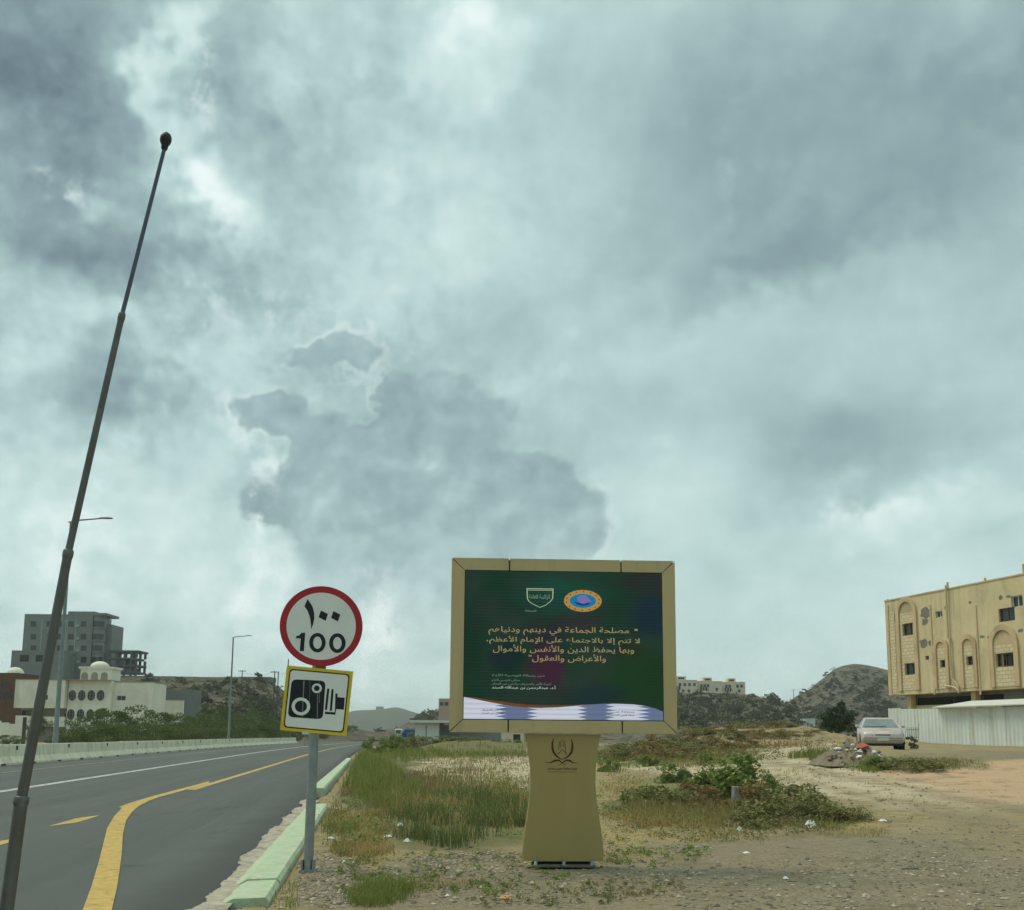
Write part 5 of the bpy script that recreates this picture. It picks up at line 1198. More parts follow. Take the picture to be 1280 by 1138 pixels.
# low white and grey shop building behind the display
rt, fc, gz, zt = box_house('roadside_shop', 'low white shop with a flat roof slab beyond the weeds', 'shop', 112, 519, 549, 905.5, m_pw, 7, None, [])
mb = MB(); fc.box(mb, -.5, fc.len+4.6, zt+.15, zt+.42, -7.2, .7); build_at(mb, 'roof_slab', m_pw, rt)
mb = MB(); fc.box(mb, fc.len*.45, fc.len*.48, gz, zt-.1, .002, .05); build_at(mb, 'wall_joint', m_rw, rt)
rt, fc, gz, zt = box_house('roller_door_store', 'grey store with wide roller doors joined to the white shop', 'shop', 113, 549.5, 626, 908, mat('grey_store_wall', (0.22, 0.235, 0.23), .8, .15, .4), 7, None, [])
mb = MB()
for i in range(9): z_ = gz+1.1+i*.24; fc.box(mb, .3, fc.len*.33, z_, z_+.2, .003, .04+.012*(i % 2))
o = build_at(mb, 'roller_door', mat('roller_door', (0.15, 0.17, 0.17), .5, .15), rt); o['kind'] = 'stuff'
rt, fc, gz, zt = box_house('guard_hut', 'small cream hut with a square window beside the display pedestal', 'hut', 100, 627, 655, 915, m_cr, 3, None, [(922, [646])], ww=.7, wh=.6)
# block on the far hill
box_house('far_tower', 'pale block standing alone on the distant blue hill', 'building', 1650, 469.5, 478, 883.5, m_rw, 12, None, [])
# houses on the small hill left of the display
box_house('hill_house', 'tan house on the small hill left of the display', 'house', 330, 548, 572, 874, m_cr2, 7, None, [(880, [552, 558])], ww=1.2, wh=1.2)

# ------------------------------------------------------------------ vehicles
def build_car():
    m_p = mat('faded_rose_silver_paint', (0.52, 0.46, 0.43), 0.35, 0.12, 2.0, metal=0.15, spec=0.4, dirt=((0.33, 0.28, 0.22), 0.85)); m_dk = mat('car_dark_trim', (0.02, 0.02, 0.02), 0.6, 0.1)
    m_gl = mat('dusty_windscreen', (0.16, 0.20, 0.20), 0.2, 0.25, 2.0, spec=0.6, dirt=((0.26, 0.28, 0.26), 0.5)); m_ty = mat('tyre_rubber', (0.025, 0.024, 0.022), 0.9, 0.2); m_lt = mat('headlamp_glass', (0.40, 0.42, 0.42), 0.2, 0.2, spec=0.6)
    Y = 47.0; x = at(1100, 940, Y)[0]; z0 = zt1(x, Y)+.02
    root = thing('parked_car', 'faded silver rose saloon car parked nose on behind the rubble heap', 'car', (x, Y, z0), R(-16))
    # body loft: sections front (y = -2.4) to rear (y = 2.4): half width, bottom, sill edge, top
    secs = [(-2.42, .70, .36, .48, .62), (-2.36, .80, .28, .50, .72), (-2.2, .87, .24, .55, .80), (-1.6, .90, .22, .58, .90), (-1.0, .90, .22, .60, .96), (0.2, .90, .22, .62, .98), (1.3, .90, .22, .62, 1.00), (2.0, .88, .24, .60, .98), (2.35, .82, .32, .56, .90), (2.42, .74, .40, .54, .80)]
    mb = MB(); V = []; ring = 10
    for y, hw, b, m_, t in secs:
        half = [(hw*.86, b), (hw, b+.10), (hw, m_), (hw*.97, t-.06), (hw*.84, t)]
        V += [(a, y, q) for a, q in half]+[(-a, y, q) for a, q in half[::-1]]
    Fs = [(i*ring+j, i*ring+(j+1) % ring, (i+1)*ring+(j+1) % ring, (i+1)*ring+j) for i in range(len(secs)-1) for j in range(ring)]
    Fs += [tuple(range(ring))[::-1], tuple(range((len(secs)-1)*ring, len(secs)*ring))]
    mb.add(V, Fs, True); mb.build('body', m_p, root)
    # greenhouse
    lo = [(-.86, -.98, .95), (.86, -.98, .95), (.86, 1.55, .99), (-.86, 1.55, .99)]; hi = [(-.62, -.22, 1.36), (.62, -.22, 1.36), (.62, .95, 1.38), (-.62, .95, 1.38)]
    hi2 = [(a*.9, b, c+.05) for a, b, c in [(-.6, -.05, 1.36), (.6, -.05, 1.36), (.6, .8, 1.38), (-.6, .8, 1.38)]]
    mb = MB().add(hi+hi2, [(4, 5, 6, 7), (0, 1, 5, 4), (1, 2, 6, 5), (2, 3, 7, 6), (3, 0, 4, 7)]); mb.build('roof', m_p, root)
    def lerp4(i, j, k0, k1, n_=.008):
        A, B, C_, D_ = np.array(lo[i]), np.array(lo[j]), np.array(hi[j]), np.array(hi[i]); q = lambda u, v: (A*(1-u)+B*u)*(1-v)+(D_*(1-u)+C_*u)*v
        nn = np.cross(B-A, D_-A); nn = nn/np.linalg.norm(nn); return [tuple(q(u, v)+nn*n_) for u, v in ((k0, k1), (1-k0, k1), (1-k0, 1-k1), (k0, 1-k1))]
    mb = MB().add(lo+hi, [(0, 1, 5, 4), (1, 2, 6, 5), (2, 3, 7, 6), (3, 0, 4, 7)]); mb.build('pillars', m_p, root)
    MB().poly(lerp4(0, 1, .045, .05)).build('windscreen', m_gl, root); MB().poly(lerp4(2, 3, .05, .08)).build('rear_window', m_gl, root)
    MB().poly(lerp4(1, 2, .09, .10)).build('side_window', m_gl, root); MB().poly(lerp4(3, 0, .09, .10)).build('side_window', m_gl, root)
    MB().tube([(-.7, -1.02, .985), (.0, -.99, 1.0), (.25, -.92, 1.03)], .014, 5).build('wiper', m_dk, root)
    # front: slot grille, bumper, headlamps, hood shut line
    MB().box((0, -2.405, .63), (.62, .04, .045)).build('grille', m_dk, root)
    MB().box((0, -2.40, .46), (1.66, .16, .13), 0, .03).build('bumper', m_p, root); MB().box((0, -2.47, .50), (1.60, .03, .03)).build('bumper_strip', m_dk, root)
    for s_ in (-1, 1):
        MB().box((s_*.56, -2.375, .625), (.36, .06, .085), s_*.12, .015).build('headlamp', m_lt, root)
        MB().box((s_*.97, -.72, 1.02), (.16, .10, .12), s_*-.2, .03).build('wing_mirror', m_p, root)
        for y in (-1.5, 1.45):
            w_ = MB().lathe([(.20, -.1), (.31, -.1), (.33, -.06), (.33, .06), (.31, .1), (.20, .1)], (s_*.80, y, .31), 18, 'x').build('wheel', m_ty, root)
            MB().lathe([(0, s_*.07), (.12, s_*.085), (.20, s_*.09), (.205, 0)], (s_*.80, y, .31), 14, 'x').build('rim', m_steel, w_)
            MB().lathe([(.0, s_*.135), (.37, s_*.135), (.37, s_*.03)], (s_*.78, y, .33), 18, 'x').build('wheel_arch', m_dk, root)
    MB().box((0, -1.0, .20), (1.6, 2.6, .08)).build('underside', m_dk, root)
    MB().box((0, -2.487, .44), (.46, .012, .11)).build('number_plate', m_pw, root)
    MB().box((0, -1.02, .972), (1.5, .02, .01)).build('bonnet_gap', m_dk, root)
build_car()
def build_truck():
    m_b = mat('blue_tarp', (0.02, 0.10, 0.28), 0.6, 0.2, 1.0); Y = 135.0; p = at(509, 915, Y); z0 = zt1(p[0], Y)
    root = thing('parked_truck', 'white cabbed truck with a blue load bed beyond the weeds', 'truck', (p[0], Y, z0)); s = 1.25
    MB().box((-.85*s, 0, 1.35), (.75*s, 1.9, 1.5), 0, .12).build('cab', m_pw, root); MB().box((-1.235*s, 0, 1.65), (.02, 1.5, .55)).build('windscreen', m_glass, root)
    MB().box((-.85*s, -.96, 1.7), (.5*s, .03, .45)).build('side_window', m_glass, root)
    MB().box((.45*s, 0, 1.25), (1.75*s, 1.95, .85), 0, .05).build('load_bed', m_b, root); MB().prism([(-.42*s, -.9, 1.68), (1.3*s, -.9, 1.68), (1.1*s, -.9, 1.98), (-.1*s, -.9, 2.05)], (0, 1.8, 0)).build('tarpaulin', m_b, root)
    for x in (-.8*s, .8*s):
        for y in (-.85, .85): MB().lathe([(.0, -.12), (.38, -.12), (.42, -.08), (.42, .08), (.38, .12), (0, .12)], (x, y, .42), 16, 'y').build('wheel', m_black, root)
build_truck()

# ------------------------------------------------------------------ vegetation
def leaf_mat(name, cols, transl=0.25, rough=0.7):
    """cols: colours picked per leaf or blade"""
    if name in _mats: return _mats[name]
    m = bpy.data.materials.new(name); m.use_nodes = True; _mats[name] = m; N = NT(m.node_tree); bs = m.node_tree.nodes['Principled BSDF']
    g = N.n('ShaderNodeNewGeometry'); rnd_ = g.outputs['Random Per Island']; n_ = N.noise(g.outputs['Position'], 0.9, 3, .6)
    f = N.math('ADD', N.math('MULTIPLY', rnd_, .6), N.math('MULTIPLY', n_, .45)); k = len(cols)
    c = N.ramp(f, [((i+.3)/k, q) for i, q in enumerate(cols)])
    N.put(bs.inputs['Base Color'], c); bs.inputs['Roughness'].default_value = rough; bs.inputs['Specular IOR Level'].default_value = .2
    t = N.n('ShaderNodeBsdfTranslucent'); N.put(t.inputs[0], c); mx = N.n('ShaderNodeMixShader'); mx.inputs[0].default_value = transl
    m.node_tree.links.new(bs.outputs[0], mx.inputs[1]); m.node_tree.links.new(t.outputs[0], mx.inputs[2])
    m.node_tree.links.new(mx.outputs[0], m.node_tree.nodes['Material Output'].inputs[0])
    return m
L_ACA = leaf_mat('acacia_leaf', [(0.041, 0.067, 0.02), (0.068, 0.105, 0.029), (0.101, 0.137, 0.04), (0.142, 0.175, 0.055)])
L_DARK = leaf_mat('dark_leaf', [(0.019, 0.043, 0.015), (0.034, 0.065, 0.022), (0.054, 0.094, 0.031)])
L_BUSH = leaf_mat('bush_leaf', [(0.08, 0.135, 0.031), (0.131, 0.196, 0.048), (0.189, 0.25, 0.066), (0.261, 0.284, 0.09)])
L_OLIVE = leaf_mat('olive_leaf', [(0.12, 0.137, 0.053), (0.173, 0.182, 0.069), (0.255, 0.238, 0.1)])
L_RUST = leaf_mat('rust_leaf', [(0.14, 0.101, 0.043), (0.224, 0.149, 0.06), (0.294, 0.216, 0.096), (0.168, 0.162, 0.066)])
L_SCRUB = leaf_mat('scrub_leaf', [(0.042, 0.05, 0.024), (0.066, 0.074, 0.034), (0.102, 0.106, 0.051)])
G_GREEN = leaf_mat('green_blade', [(0.106, 0.15, 0.034), (0.15, 0.198, 0.045), (0.213, 0.252, 0.065), (0.312, 0.282, 0.1)], .35)
G_DARK = leaf_mat('dark_blade', [(0.054, 0.088, 0.031), (0.084, 0.127, 0.042), (0.128, 0.169, 0.055), (0.23, 0.221, 0.083)], .35)
G_STRAW = leaf_mat('straw_blade', [(0.253, 0.185, 0.075), (0.391, 0.291, 0.12), (0.517, 0.403, 0.17), (0.23, 0.196, 0.075)], .3)
G_OLIVE = leaf_mat('olive_blade', [(0.125, 0.13, 0.044), (0.188, 0.178, 0.061), (0.275, 0.24, 0.089), (0.388, 0.3, 0.126)], .3)
G_RUST = leaf_mat('rust_blade', [(.13, .090, .042), (.20, .14, .062), (.28, .21, .10), (.15, .14, .06)], .3)
m_bark = mat('bark', (.085, .068, .050), .9, .35, 8.0)

def leaf_quads(C, size, rng, up=0.35, asp=0.55):
    n = len(C); d = rng.normal(size=(n, 3)); d[:, 2] = d[:, 2]*.7+up*.3; d /= np.linalg.norm(d, axis=1)[:, None]
    q = rng.normal(size=(n, 3)); e = np.cross(d, q); e /= np.linalg.norm(e, axis=1)[:, None]
    s = size*rng.uniform(.6, 1.35, (n, 1))
    V = np.stack([C-d*s*.5, C+e*s*asp*.5, C+d*s*.5, C-e*s*asp*.5], 1).reshape(-1, 3)
    return V, np.arange(4*n).reshape(-1, 4)
def crown_points(rng, clumps, n, r_c, flat=0.6):
    idx = rng.integers(0, len(clumps), n); c = clumps[idx]
    d = rng.normal(size=(n, 3)); d /= np.linalg.norm(d, axis=1)[:, None]
    r = rng.uniform(.25, 1.0, (n, 1))**.5*r_c*rng.uniform(.6, 1.3, (len(clumps), 1))[idx]
    return c+d*r*np.array([1, 1, flat])
def tree_meshes(seed, h, spread, n_cl, n_leaf, leaf, flat, trunk_r, crown0=.35):
    """returns (trunk MB, leaf verts, leaf faces) of one tree of height h"""
    rng = np.random.default_rng(seed); cl = []
    for i in range(n_cl):
        a = rng.uniform(0, 2*math.pi); r = spread*rng.uniform(.05, 1.0)**.6; z = h*(crown0+(1-crown0)*rng.uniform(.1, 1.0)*(1-.55*(r/spread)**2))
        cl.append((r*math.cos(a), r*math.sin(a), z-.08*h))
    cl = np.array(cl); V, Fc = leaf_quads(crown_points(rng, cl, n_leaf, spread*.30, flat), leaf, rng)
    V[:, 2] = np.maximum(V[:, 2], .02)
    mb = MB(); fork = np.array([rng.uniform(-.1, .1)*h, rng.uniform(-.1, .1)*h, h*crown0*.8])
    mb.tube([(0, 0, -.3), fork*.5+np.array([.03*h, 0, 0]), fork], [trunk_r*1.25, trunk_r, trunk_r*.8], 7)
    for c in cl[::max(1, n_cl//9)]:
        m_ = fork*.5+c*.5+rng.normal(size=3)*.04*h; mb.tube([fork, m_, c], [trunk_r*.55, trunk_r*.32, trunk_r*.1], 5)
    return mb, V, Fc
class Kind:
    """one plant kind with a few mesh variants of unit height that copies share"""
    def __init__(s, name, n, mat_, seed=0, trunk=True, **kw):
        s.name = name; s.v = []
        for i in range(n):
            mb, V, Fc = tree_meshes(seed+i*7, 1.0, **kw); o = np_mesh('crown', V, Fc, mat_); me = o.data; bpy.data.objects.remove(o)
            tm = None
            if trunk: t = mb.build('trunk', m_bark); tm = t.data; bpy.data.objects.remove(t)
            s.v.append((me, tm))
    def put(s, loc, sx, sz, rng, label, cat, group, mat_=None):
        me, tm = s.v[rng.integers(len(s.v))]; rz = rng.uniform(0, 6.28)
        if tm is None:
            o = link_mesh(s.name, me); tag(o, label, cat, group)
        else:
            o = thing(s.name, label, cat, (0, 0, 0), 0, group); link_mesh('crown', me, None, o); link_mesh('trunk', tm, None, o)
        o.location = loc; o.rotation_euler = (0, 0, rz); o.scale = (sx, sx, sz); return o
rng = np.random.default_rng(11)
K_ACA = Kind('acacia_tree', 4, L_ACA, 100, spread=.78, n_cl=34, n_leaf=5200, leaf=.045, flat=.32, trunk_r=.03, crown0=.12)
K_ROUND = Kind('round_tree', 1, L_DARK, 200, spread=.46, n_cl=40, n_leaf=7000, leaf=.05, flat=.85, trunk_r=.035, crown0=.22)
K_SCRUB = Kind('hillside_bush', 5, L_SCRUB, 300, trunk=False, spread=.62, n_cl=12, n_leaf=420, leaf=.16, flat=.7, trunk_r=.03, crown0=.05)
K_GSCRUB = Kind('hillside_bush', 4, L_ACA, 340, trunk=False, spread=.66, n_cl=12, n_leaf=460, leaf=.15, flat=.6, trunk_r=.03, crown0=.05)
K_BUSH = Kind('bush', 3, L_BUSH, 400, spread=.52, n_cl=26, n_leaf=2600, leaf=.075, flat=.95, trunk_r=.018, crown0=.08)
K_OBUSH = Kind('bush', 3, L_OLIVE, 440, spread=.7, n_cl=22, n_leaf=2000, leaf=.085, flat=.8, trunk_r=.016, crown0=.05)
K_RBUSH = Kind('dry_bush', 2, L_RUST, 470, spread=.7, n_cl=20, n_leaf=1500, leaf=.09, flat=.8, trunk_r=.016, crown0=.05)

def stand(kind, px, Y, ytop, wpx, label, cat, group=None):
    p = at(px, 915, Y); z = zt1(p[0], Y); h = max(at(px, ytop, Y)[2]-z, .4)
    return kind.put((p[0], Y, z-.05), wpx*Y/F_PX/1.5, h, rng, label, cat, group)
# thicket of low acacias behind the barrier
th = [(88, 72, 903, 44), (112, 76, 889, 60), (140, 78, 882, 66), (170, 82, 881, 70), (198, 88, 885, 60), (222, 92, 892, 50), (246, 100, 884, 58), (270, 106, 880, 50), (296, 116, 881, 52), (322, 124, 884, 46), (344, 138, 889, 40), (128, 68, 898, 60), (160, 71, 897, 66), (194, 77, 899, 60), (228, 84, 902, 56), (262, 96, 900, 52), (305, 110, 901, 46), (334, 126, 903, 40), (362, 150, 898, 40), (392, 165, 900, 40)]
for px, Y, yt, wp in th: stand(K_ACA, px, Y*1.16+4, yt-6, wp*1.1, 'feathery dark green acacia in the thicket behind the road barrier', 'tree', 'acacia thicket behind the barrier')
stand(K_ACA, 45, 150, 868, 34, 'bright green tree between the brown house and the villa', 'tree'); stand(K_ACA, 46, 200, 833, 36, 'green tree rising over the villa roof', 'tree')
stand(K_SCRUB, 192, 205, 843, 24, 'dark round bush at the villa wing\'s roof corner', 'bush'); stand(K_ACA, 10, 100, 912, 36, 'low green tree in front of the pale yard wall', 'tree')
stand(K_ROUND, 1047, 86, 868, 66, 'dark round tree left of the parked car', 'tree'); stand(K_SCRUB, 1030, 80, 905, 22, 'grey green bush under the dark round tree', 'bush'); stand(K_SCRUB, 1066, 74, 902, 26, 'grey scrub bush between round tree and parked car', 'bush')
bush_d = stand(K_SCRUB, 1137, 53, 917, 20, 'dark low bush between the parked car and the sheet fence', 'bush'); stand(K_SCRUB, 1112, 95, 880, 30, 'grey green tree by the corner of the sheet fence', 'tree'); stand(K_ACA, 1085, 130, 893, 26, 'pale scrub tree behind the parked car', 'tree')
# scrub on the hillsides
def scatter(n, x0, x1, y0, y1, smin, smax, kinds, label, group, dmin=150):
    m_ = n*5; P_ = hits(rng.uniform(x0, x1, m_), y0+(y1-y0)*rng.uniform(size=m_)**.8, dmin, 1200); P_ = P_[~np.isnan(P_[:, 0])]
    P_ = P_[np.abs(road_st(P_[:, 0], P_[:, 1])[1]+7) > 14][:n]
    for h_ in P_:
        s_ = rng.uniform(smin, smax)*rng.uniform(.7, 1.3); kinds[rng.integers(len(kinds))].put((h_[0], h_[1], h_[2]-.15*s_), s_*1.1, s_, rng, label, 'bush', group)
scatter(75, 175, 345, 852, 905, 1.6, 3.6, [K_SCRUB, K_GSCRUB], 'scrub bush on the brown slope below the ridge wall', 'bushes below the ridge wall')
scatter(35, 330, 505, 868, 916, 1.5, 3.2, [K_SCRUB, K_GSCRUB], 'scrub bush on the road cut beyond the bend', 'bushes on the road cut')
scatter(28, 512, 566, 878, 905, 2.0, 4.5, [K_SCRUB, K_GSCRUB], 'dark bush on the small hill left of the display', 'bushes on the small hill')
scatter(75, 845, 1000, 872, 912, 1.5, 4.2, [K_SCRUB, K_SCRUB, K_GSCRUB], 'dark scrub bush on the slope below the cream houses', 'bushes below the cream houses')
scatter(60, 985, 1112, 840, 905, 2.0, 4.5, [K_SCRUB], 'small dark bush on the rocky hill', 'bushes on the rocky hill')

def scrub_stuff(name, n, x0, x1, y0, y1, smin, smax, m_, label=None, dmin=150):
    """far scrub too small to pick apart: one mesh of small leaf tufts"""
    P_ = hits(rng.uniform(x0, x1, n), rng.uniform(y0, y1, n), dmin, 1400); P_ = P_[~np.isnan(P_[:, 0])]
    C = []; 
    for p in P_:
        s_ = rng.uniform(smin, smax); C.append(np.array(p)+rng.normal(size=(26, 3))*np.array([s_*.45, s_*.45, s_*.28])+np.array([0, 0, s_*.25]))
    V, Fc = leaf_quads(np.concatenate(C), (smin+smax)*.28, rng); tag(np_mesh(name, V, Fc, m_), label, 'scrub', kind='stuff')
scrub_stuff('hill_scrub', 480, 840, 1130, 836, 912, .8, 2.4, L_SCRUB, 'fine low scrub dotted over the right hills')
scrub_stuff('hill_scrub', 320, 555, 845, 862, 912, 1.2, 3.2, L_SCRUB, 'fine low scrub on the hill behind the display')
scrub_stuff('hill_scrub', 420, 172, 510, 852, 915, .6, 1.6, L_SCRUB, 'fine low scrub dotted over the left slope')

# bushes in the field
def bush(kind, px, py, hpx, wpx, label, group=None):
    p = g1(px, py); k = p[1]/F_PX; return kind.put((p[0], p[1], p[2]-.03), wpx*k/1.15, hpx*k, rng, label, 'bush', group)
bush(K_BUSH, 916, 1002, 71, 92, 'leafy bright green bush behind the grey concrete stump'); bush(K_BUSH, 843, 978, 32, 47, 'small round green bush behind the litter')
bush(K_OBUSH, 822, 1014, 44, 87, 'spreading grey green bush with white litter at its foot'); bush(K_RBUSH, 868, 1010, 41, 71, 'dry rust tinged bush between two green bushes')
bush(K_OBUSH, 985, 1026, 54, 90, 'loose olive bush right of the bright green bush'); bush(K_RBUSH, 948, 1012, 44, 59, 'dry brown bush beside the grey concrete stump'); bush(K_OBUSH, 1030, 1026, 37, 59, 'low olive bush with a white bag beside it'); bush(K_OBUSH, 1072, 1026, 22, 28, 'small lone green bush at the edge of the bare gravel')
bush(K_OBUSH, 940, 1034, 27, 52, 'low green weed below the concrete stump'); bush(K_BUSH, 1100, 961, 21, 52, 'low green bush at the foot of the rubble heap'); bush(K_OBUSH, 1145, 962, 17, 71, 'flat olive weeds right of the rubble heap')
bush(K_BUSH, 885, 1000, 50, 60, 'leafy green bush between the concrete stump and the dry bush'); bush(K_BUSH, 950, 1004, 46, 56, 'green bush just right of the concrete stump'); bush(K_OBUSH, 1005, 1016, 44, 60, 'taller olive bush behind the white bag'); bush(K_BUSH, 800, 1006, 30, 50, 'green bush at the left end of the litter bushes')
for px, py, hh_, w_, kd in ((770, 952, 22, 40, K_OBUSH), (795, 948, 20, 40, K_RBUSH), (812, 958, 18, 34, K_BUSH), (838, 949, 24, 44, K_RBUSH), (864, 950, 20, 46, K_OBUSH), (885, 956, 18, 36, K_BUSH), (760, 965, 22, 30, K_BUSH), (905, 941, 18, 40, K_RBUSH), (930, 936, 16, 40, K_RBUSH), (880, 940, 18, 40, K_OBUSH), (850, 939, 18, 40, K_OBUSH), (965, 931, 14, 36, K_RBUSH), (790, 938, 18, 50, K_OBUSH), (820, 937, 20, 46, K_RBUSH)):
    lb = {id(K_OBUSH): 'olive weed bush on the field edge behind the display', id(K_RBUSH): 'rust brown dry bush on the field edge behind the display', id(K_BUSH): 'green weed bush on the field edge behind the display'}[id(kd)]
    bush(kd, px, py, hh_, w_, lb, 'weed bushes on the field edge')
for px, Y, yt, w_, kd in ((905, 75, 903, 40, K_RBUSH), (935, 77, 900, 44, K_OBUSH), (958, 79, 898, 40, K_RBUSH), (985, 79, 902, 40, K_OBUSH), (1010, 80, 905, 34, K_RBUSH), (880, 74, 906, 44, K_OBUSH), (860, 72, 910, 40, K_RBUSH), (915, 70, 909, 40, K_OBUSH), (945, 70, 908, 44, K_RBUSH), (972, 71, 910, 40, K_OBUSH), (998, 72, 911, 36, K_RBUSH), (1018, 74, 912, 30, K_OBUSH), (925, 84, 899, 36, K_OBUSH), (970, 86, 897, 36, K_RBUSH), (890, 66, 916, 44, K_RBUSH), (840, 68, 916, 44, K_OBUSH), (820, 70, 914, 40, K_RBUSH), (870, 82, 903, 40, K_OBUSH)): stand(kd, px, Y, yt, w_, 'dry bush growing on the far rubble bank', 'bush', 'bushes on the rubble bank')
for px, Y, yt, w_, kd in ((490, 80, 912, 44, K_BUSH), (515, 84, 914, 40, K_OBUSH), (540, 82, 917, 44, K_OBUSH), (562, 86, 916, 36, K_OBUSH), (588, 84, 921, 40, K_OBUSH), (612, 86, 922, 40, K_OBUSH), (640, 82, 922, 36, K_BUSH), (470, 70, 914, 44, K_BUSH), (500, 76, 914, 40, K_BUSH)): stand(kd, px, Y, yt, w_, 'green weed bush in front of the low shops', 'bush', 'weeds in front of the low shops')

# grass
def grass(name, zones, m_, label, seed):
    r_ = np.random.default_rng(seed); VV = []
    for cx, cy_, rx, ry, n, h0, h1, wd, lean in zones:
        a = r_.uniform(0, 2*math.pi, n); q = np.sqrt(r_.uniform(0, 1, n)); px = cx+rx*q*np.cos(a); py = cy_+ry*q*np.sin(a)
        P_ = gp(px, py); s, t = road_st(P_[:, 0], P_[:, 1])
        keep = (t > -0.72)&(fbm(P_[:, 0]*1.3, P_[:, 1]*.9, 3, seed) > .36+.26*q*q+r_.normal(size=n)*.05); P_ = P_[keep]; n = len(P_)
        P_[:, :2] += r_.normal(size=(n, 2))*.03
        hh_ = (h0+(h1-h0)*r_.uniform(0, 1, n)**1.6)*(.25+1.5*fbm(P_[:, 0]*.9, P_[:, 1]*.9, 3, seed+5)); dist = P_[:, 1]
        w_ = np.maximum(wd, .00055*dist)*r_.uniform(.7, 1.3, n)
        th_ = r_.uniform(0, 2*math.pi, n); L_ = np.stack([np.cos(th_), np.sin(th_), np.zeros(n)], 1)*(hh_*lean*r_.uniform(.1, 1, n))[:, None]
        ph = r_.uniform(0, math.pi, n); E_ = np.stack([np.cos(ph), np.sin(ph)*.5, np.zeros(n)], 1)*(w_/2)[:, None]; U_ = np.array([0, 0, 1.0])
        B = P_-U_*.02; M_ = P_+L_*.35+U_*(hh_*.55)[:, None]; T_ = P_+L_+U_*(hh_*(1-.25*lean))[:, None]
        VV.append(np.stack([B-E_, B+E_, M_+E_*.75, M_-E_*.75, T_], 1).reshape(-1, 3))
    V = np.concatenate(VV); n = len(V)//5; b = np.arange(n)[:, None]*5
    Fc = np.concatenate([b+np.array([[0, 1, 2]]), b+np.array([[0, 2, 3]]), b+np.array([[3, 2, 4]])], 1).reshape(-1, 3)
    tag(np_mesh(name, V, Fc, m_), label, 'grass', kind='stuff')
grass('grass', [(590, 1038, 85, 26, 5200, .22, .52, .006, .6), (620, 1025, 50, 24, 3000, .25, .58, .006, .6), (530, 1030, 55, 24, 2300, .2, .45, .006, .6), (545, 1000, 60, 12, 1500, .2, .4, .007, .5)], G_DARK, 'tall dark green grass left of the display pedestal', 1)
grass('grass', [(465, 975, 40, 26, 8000, .35, .65, .008, .5), (455, 955, 26, 14, 4000, .4, .75, .008, .5), (485, 995, 45, 18, 3500, .25, .45, .007, .6), (500, 945, 70, 8, 3000, .4, .7, .01, .5), (600, 942, 80, 6, 2200, .3, .6, .01, .5), (555, 929, 105, 5, 4000, .4, .8, .03, .5), (470, 1115, 48, 22, 4200, .06, .16, .005, .8), (425, 1040, 24, 30, 1500, .1, .22, .006, .7), (1022, 947, 38, 5, 1500, .25, .45, .01, .5), (1095, 961, 40, 6, 1500, .2, .4, .01, .5), (765, 955, 20, 20, 900, .2, .5, .008, .5), (360, 1115, 22, 26, 900, .05, .14, .005, .8)], G_GREEN, 'green grass along the kerb and across the field', 2)
grass('grass', [(560, 985, 110, 22, 5000, .15, .4, .007, .6), (500, 1010, 60, 20, 2500, .15, .35, .007, .6), (620, 965, 60, 12, 1200, .1, .25, .008, .6), (860, 1018, 80, 20, 4500, .15, .4, .007, .7), (990, 1024, 80, 14, 3500, .15, .35, .007, .7), (1150, 956, 80, 8, 3500, .12, .3, .01, .6), (850, 950, 110, 12, 4000, .15, .45, .01, .6), (640, 1112, 120, 16, 1600, .03, .08, .005, .9), (1050, 1030, 60, 10, 900, .06, .14, .006, .8), (570, 948, 100, 10, 2200, .15, .4, .009, .6), (560, 930, 110, 6, 5000, .4, .8, .03, .5), (960, 925, 90, 10, 2500, .3, .7, .03, .6), (410, 1010, 20, 30, 900, .1, .25, .006, .7)], G_OLIVE, 'olive weeds and half dry grass over the field', 3)
grass('grass', [(880, 1046, 150, 13, 5500, .04, .12, .005, .9), (795, 1030, 48, 22, 3000, .06, .18, .005, .9), (452, 1064, 40, 22, 4500, .05, .16, .005, .9), (450, 1030, 40, 20, 2200, .06, .2, .005, .9), (640, 1002, 55, 12, 2500, .12, .3, .006, .8), (575, 1012, 85, 18, 3200, .2, .45, .005, .7), (480, 985, 60, 26, 2200, .15, .4, .005, .7), (600, 1035, 80, 26, 1600, .2, .5, .005, .7), (560, 1105, 110, 14, 1500, .03, .08, .005, .9), (900, 1030, 110, 16, 2600, .1, .25, .006, .8), (1040, 1042, 70, 10, 1000, .04, .1, .005, .9), (780, 985, 36, 16, 1500, .08, .2, .006, .8), (1160, 958, 60, 7, 1200, .1, .25, .008, .7), (800, 1100, 90, 26, 700, .02, .05, .004, .9), (600, 962, 80, 14, 1600, .06, .2, .007, .8), (930, 966, 150, 12, 1300, .04, .14, .008, .8), (1080, 1000, 180, 26, 500, .02, .06, .006, .9), (760, 1070, 60, 22, 900, .03, .09, .005, .9)], G_STRAW, 'pale dry straw grass in patches', 4)
grass('grass', [(560, 931, 110, 5, 3500, .4, .9, .03, .5), (600, 926, 70, 4, 1500, .4, .8, .03, .5), (510, 985, 60, 18, 2500, .2, .45, .007, .6), (580, 968, 60, 10, 1500, .15, .35, .008, .6), (800, 945, 60, 8, 2500, .3, .6, .012, .5), (880, 1012, 50, 16, 1800, .2, .4, .007, .7), (430, 990, 18, 16, 700, .1, .25, .006, .7), (420, 980, 14, 10, 500, .15, .3, .006, .7)], G_RUST, 'rust brown seeding weeds in the field', 5)

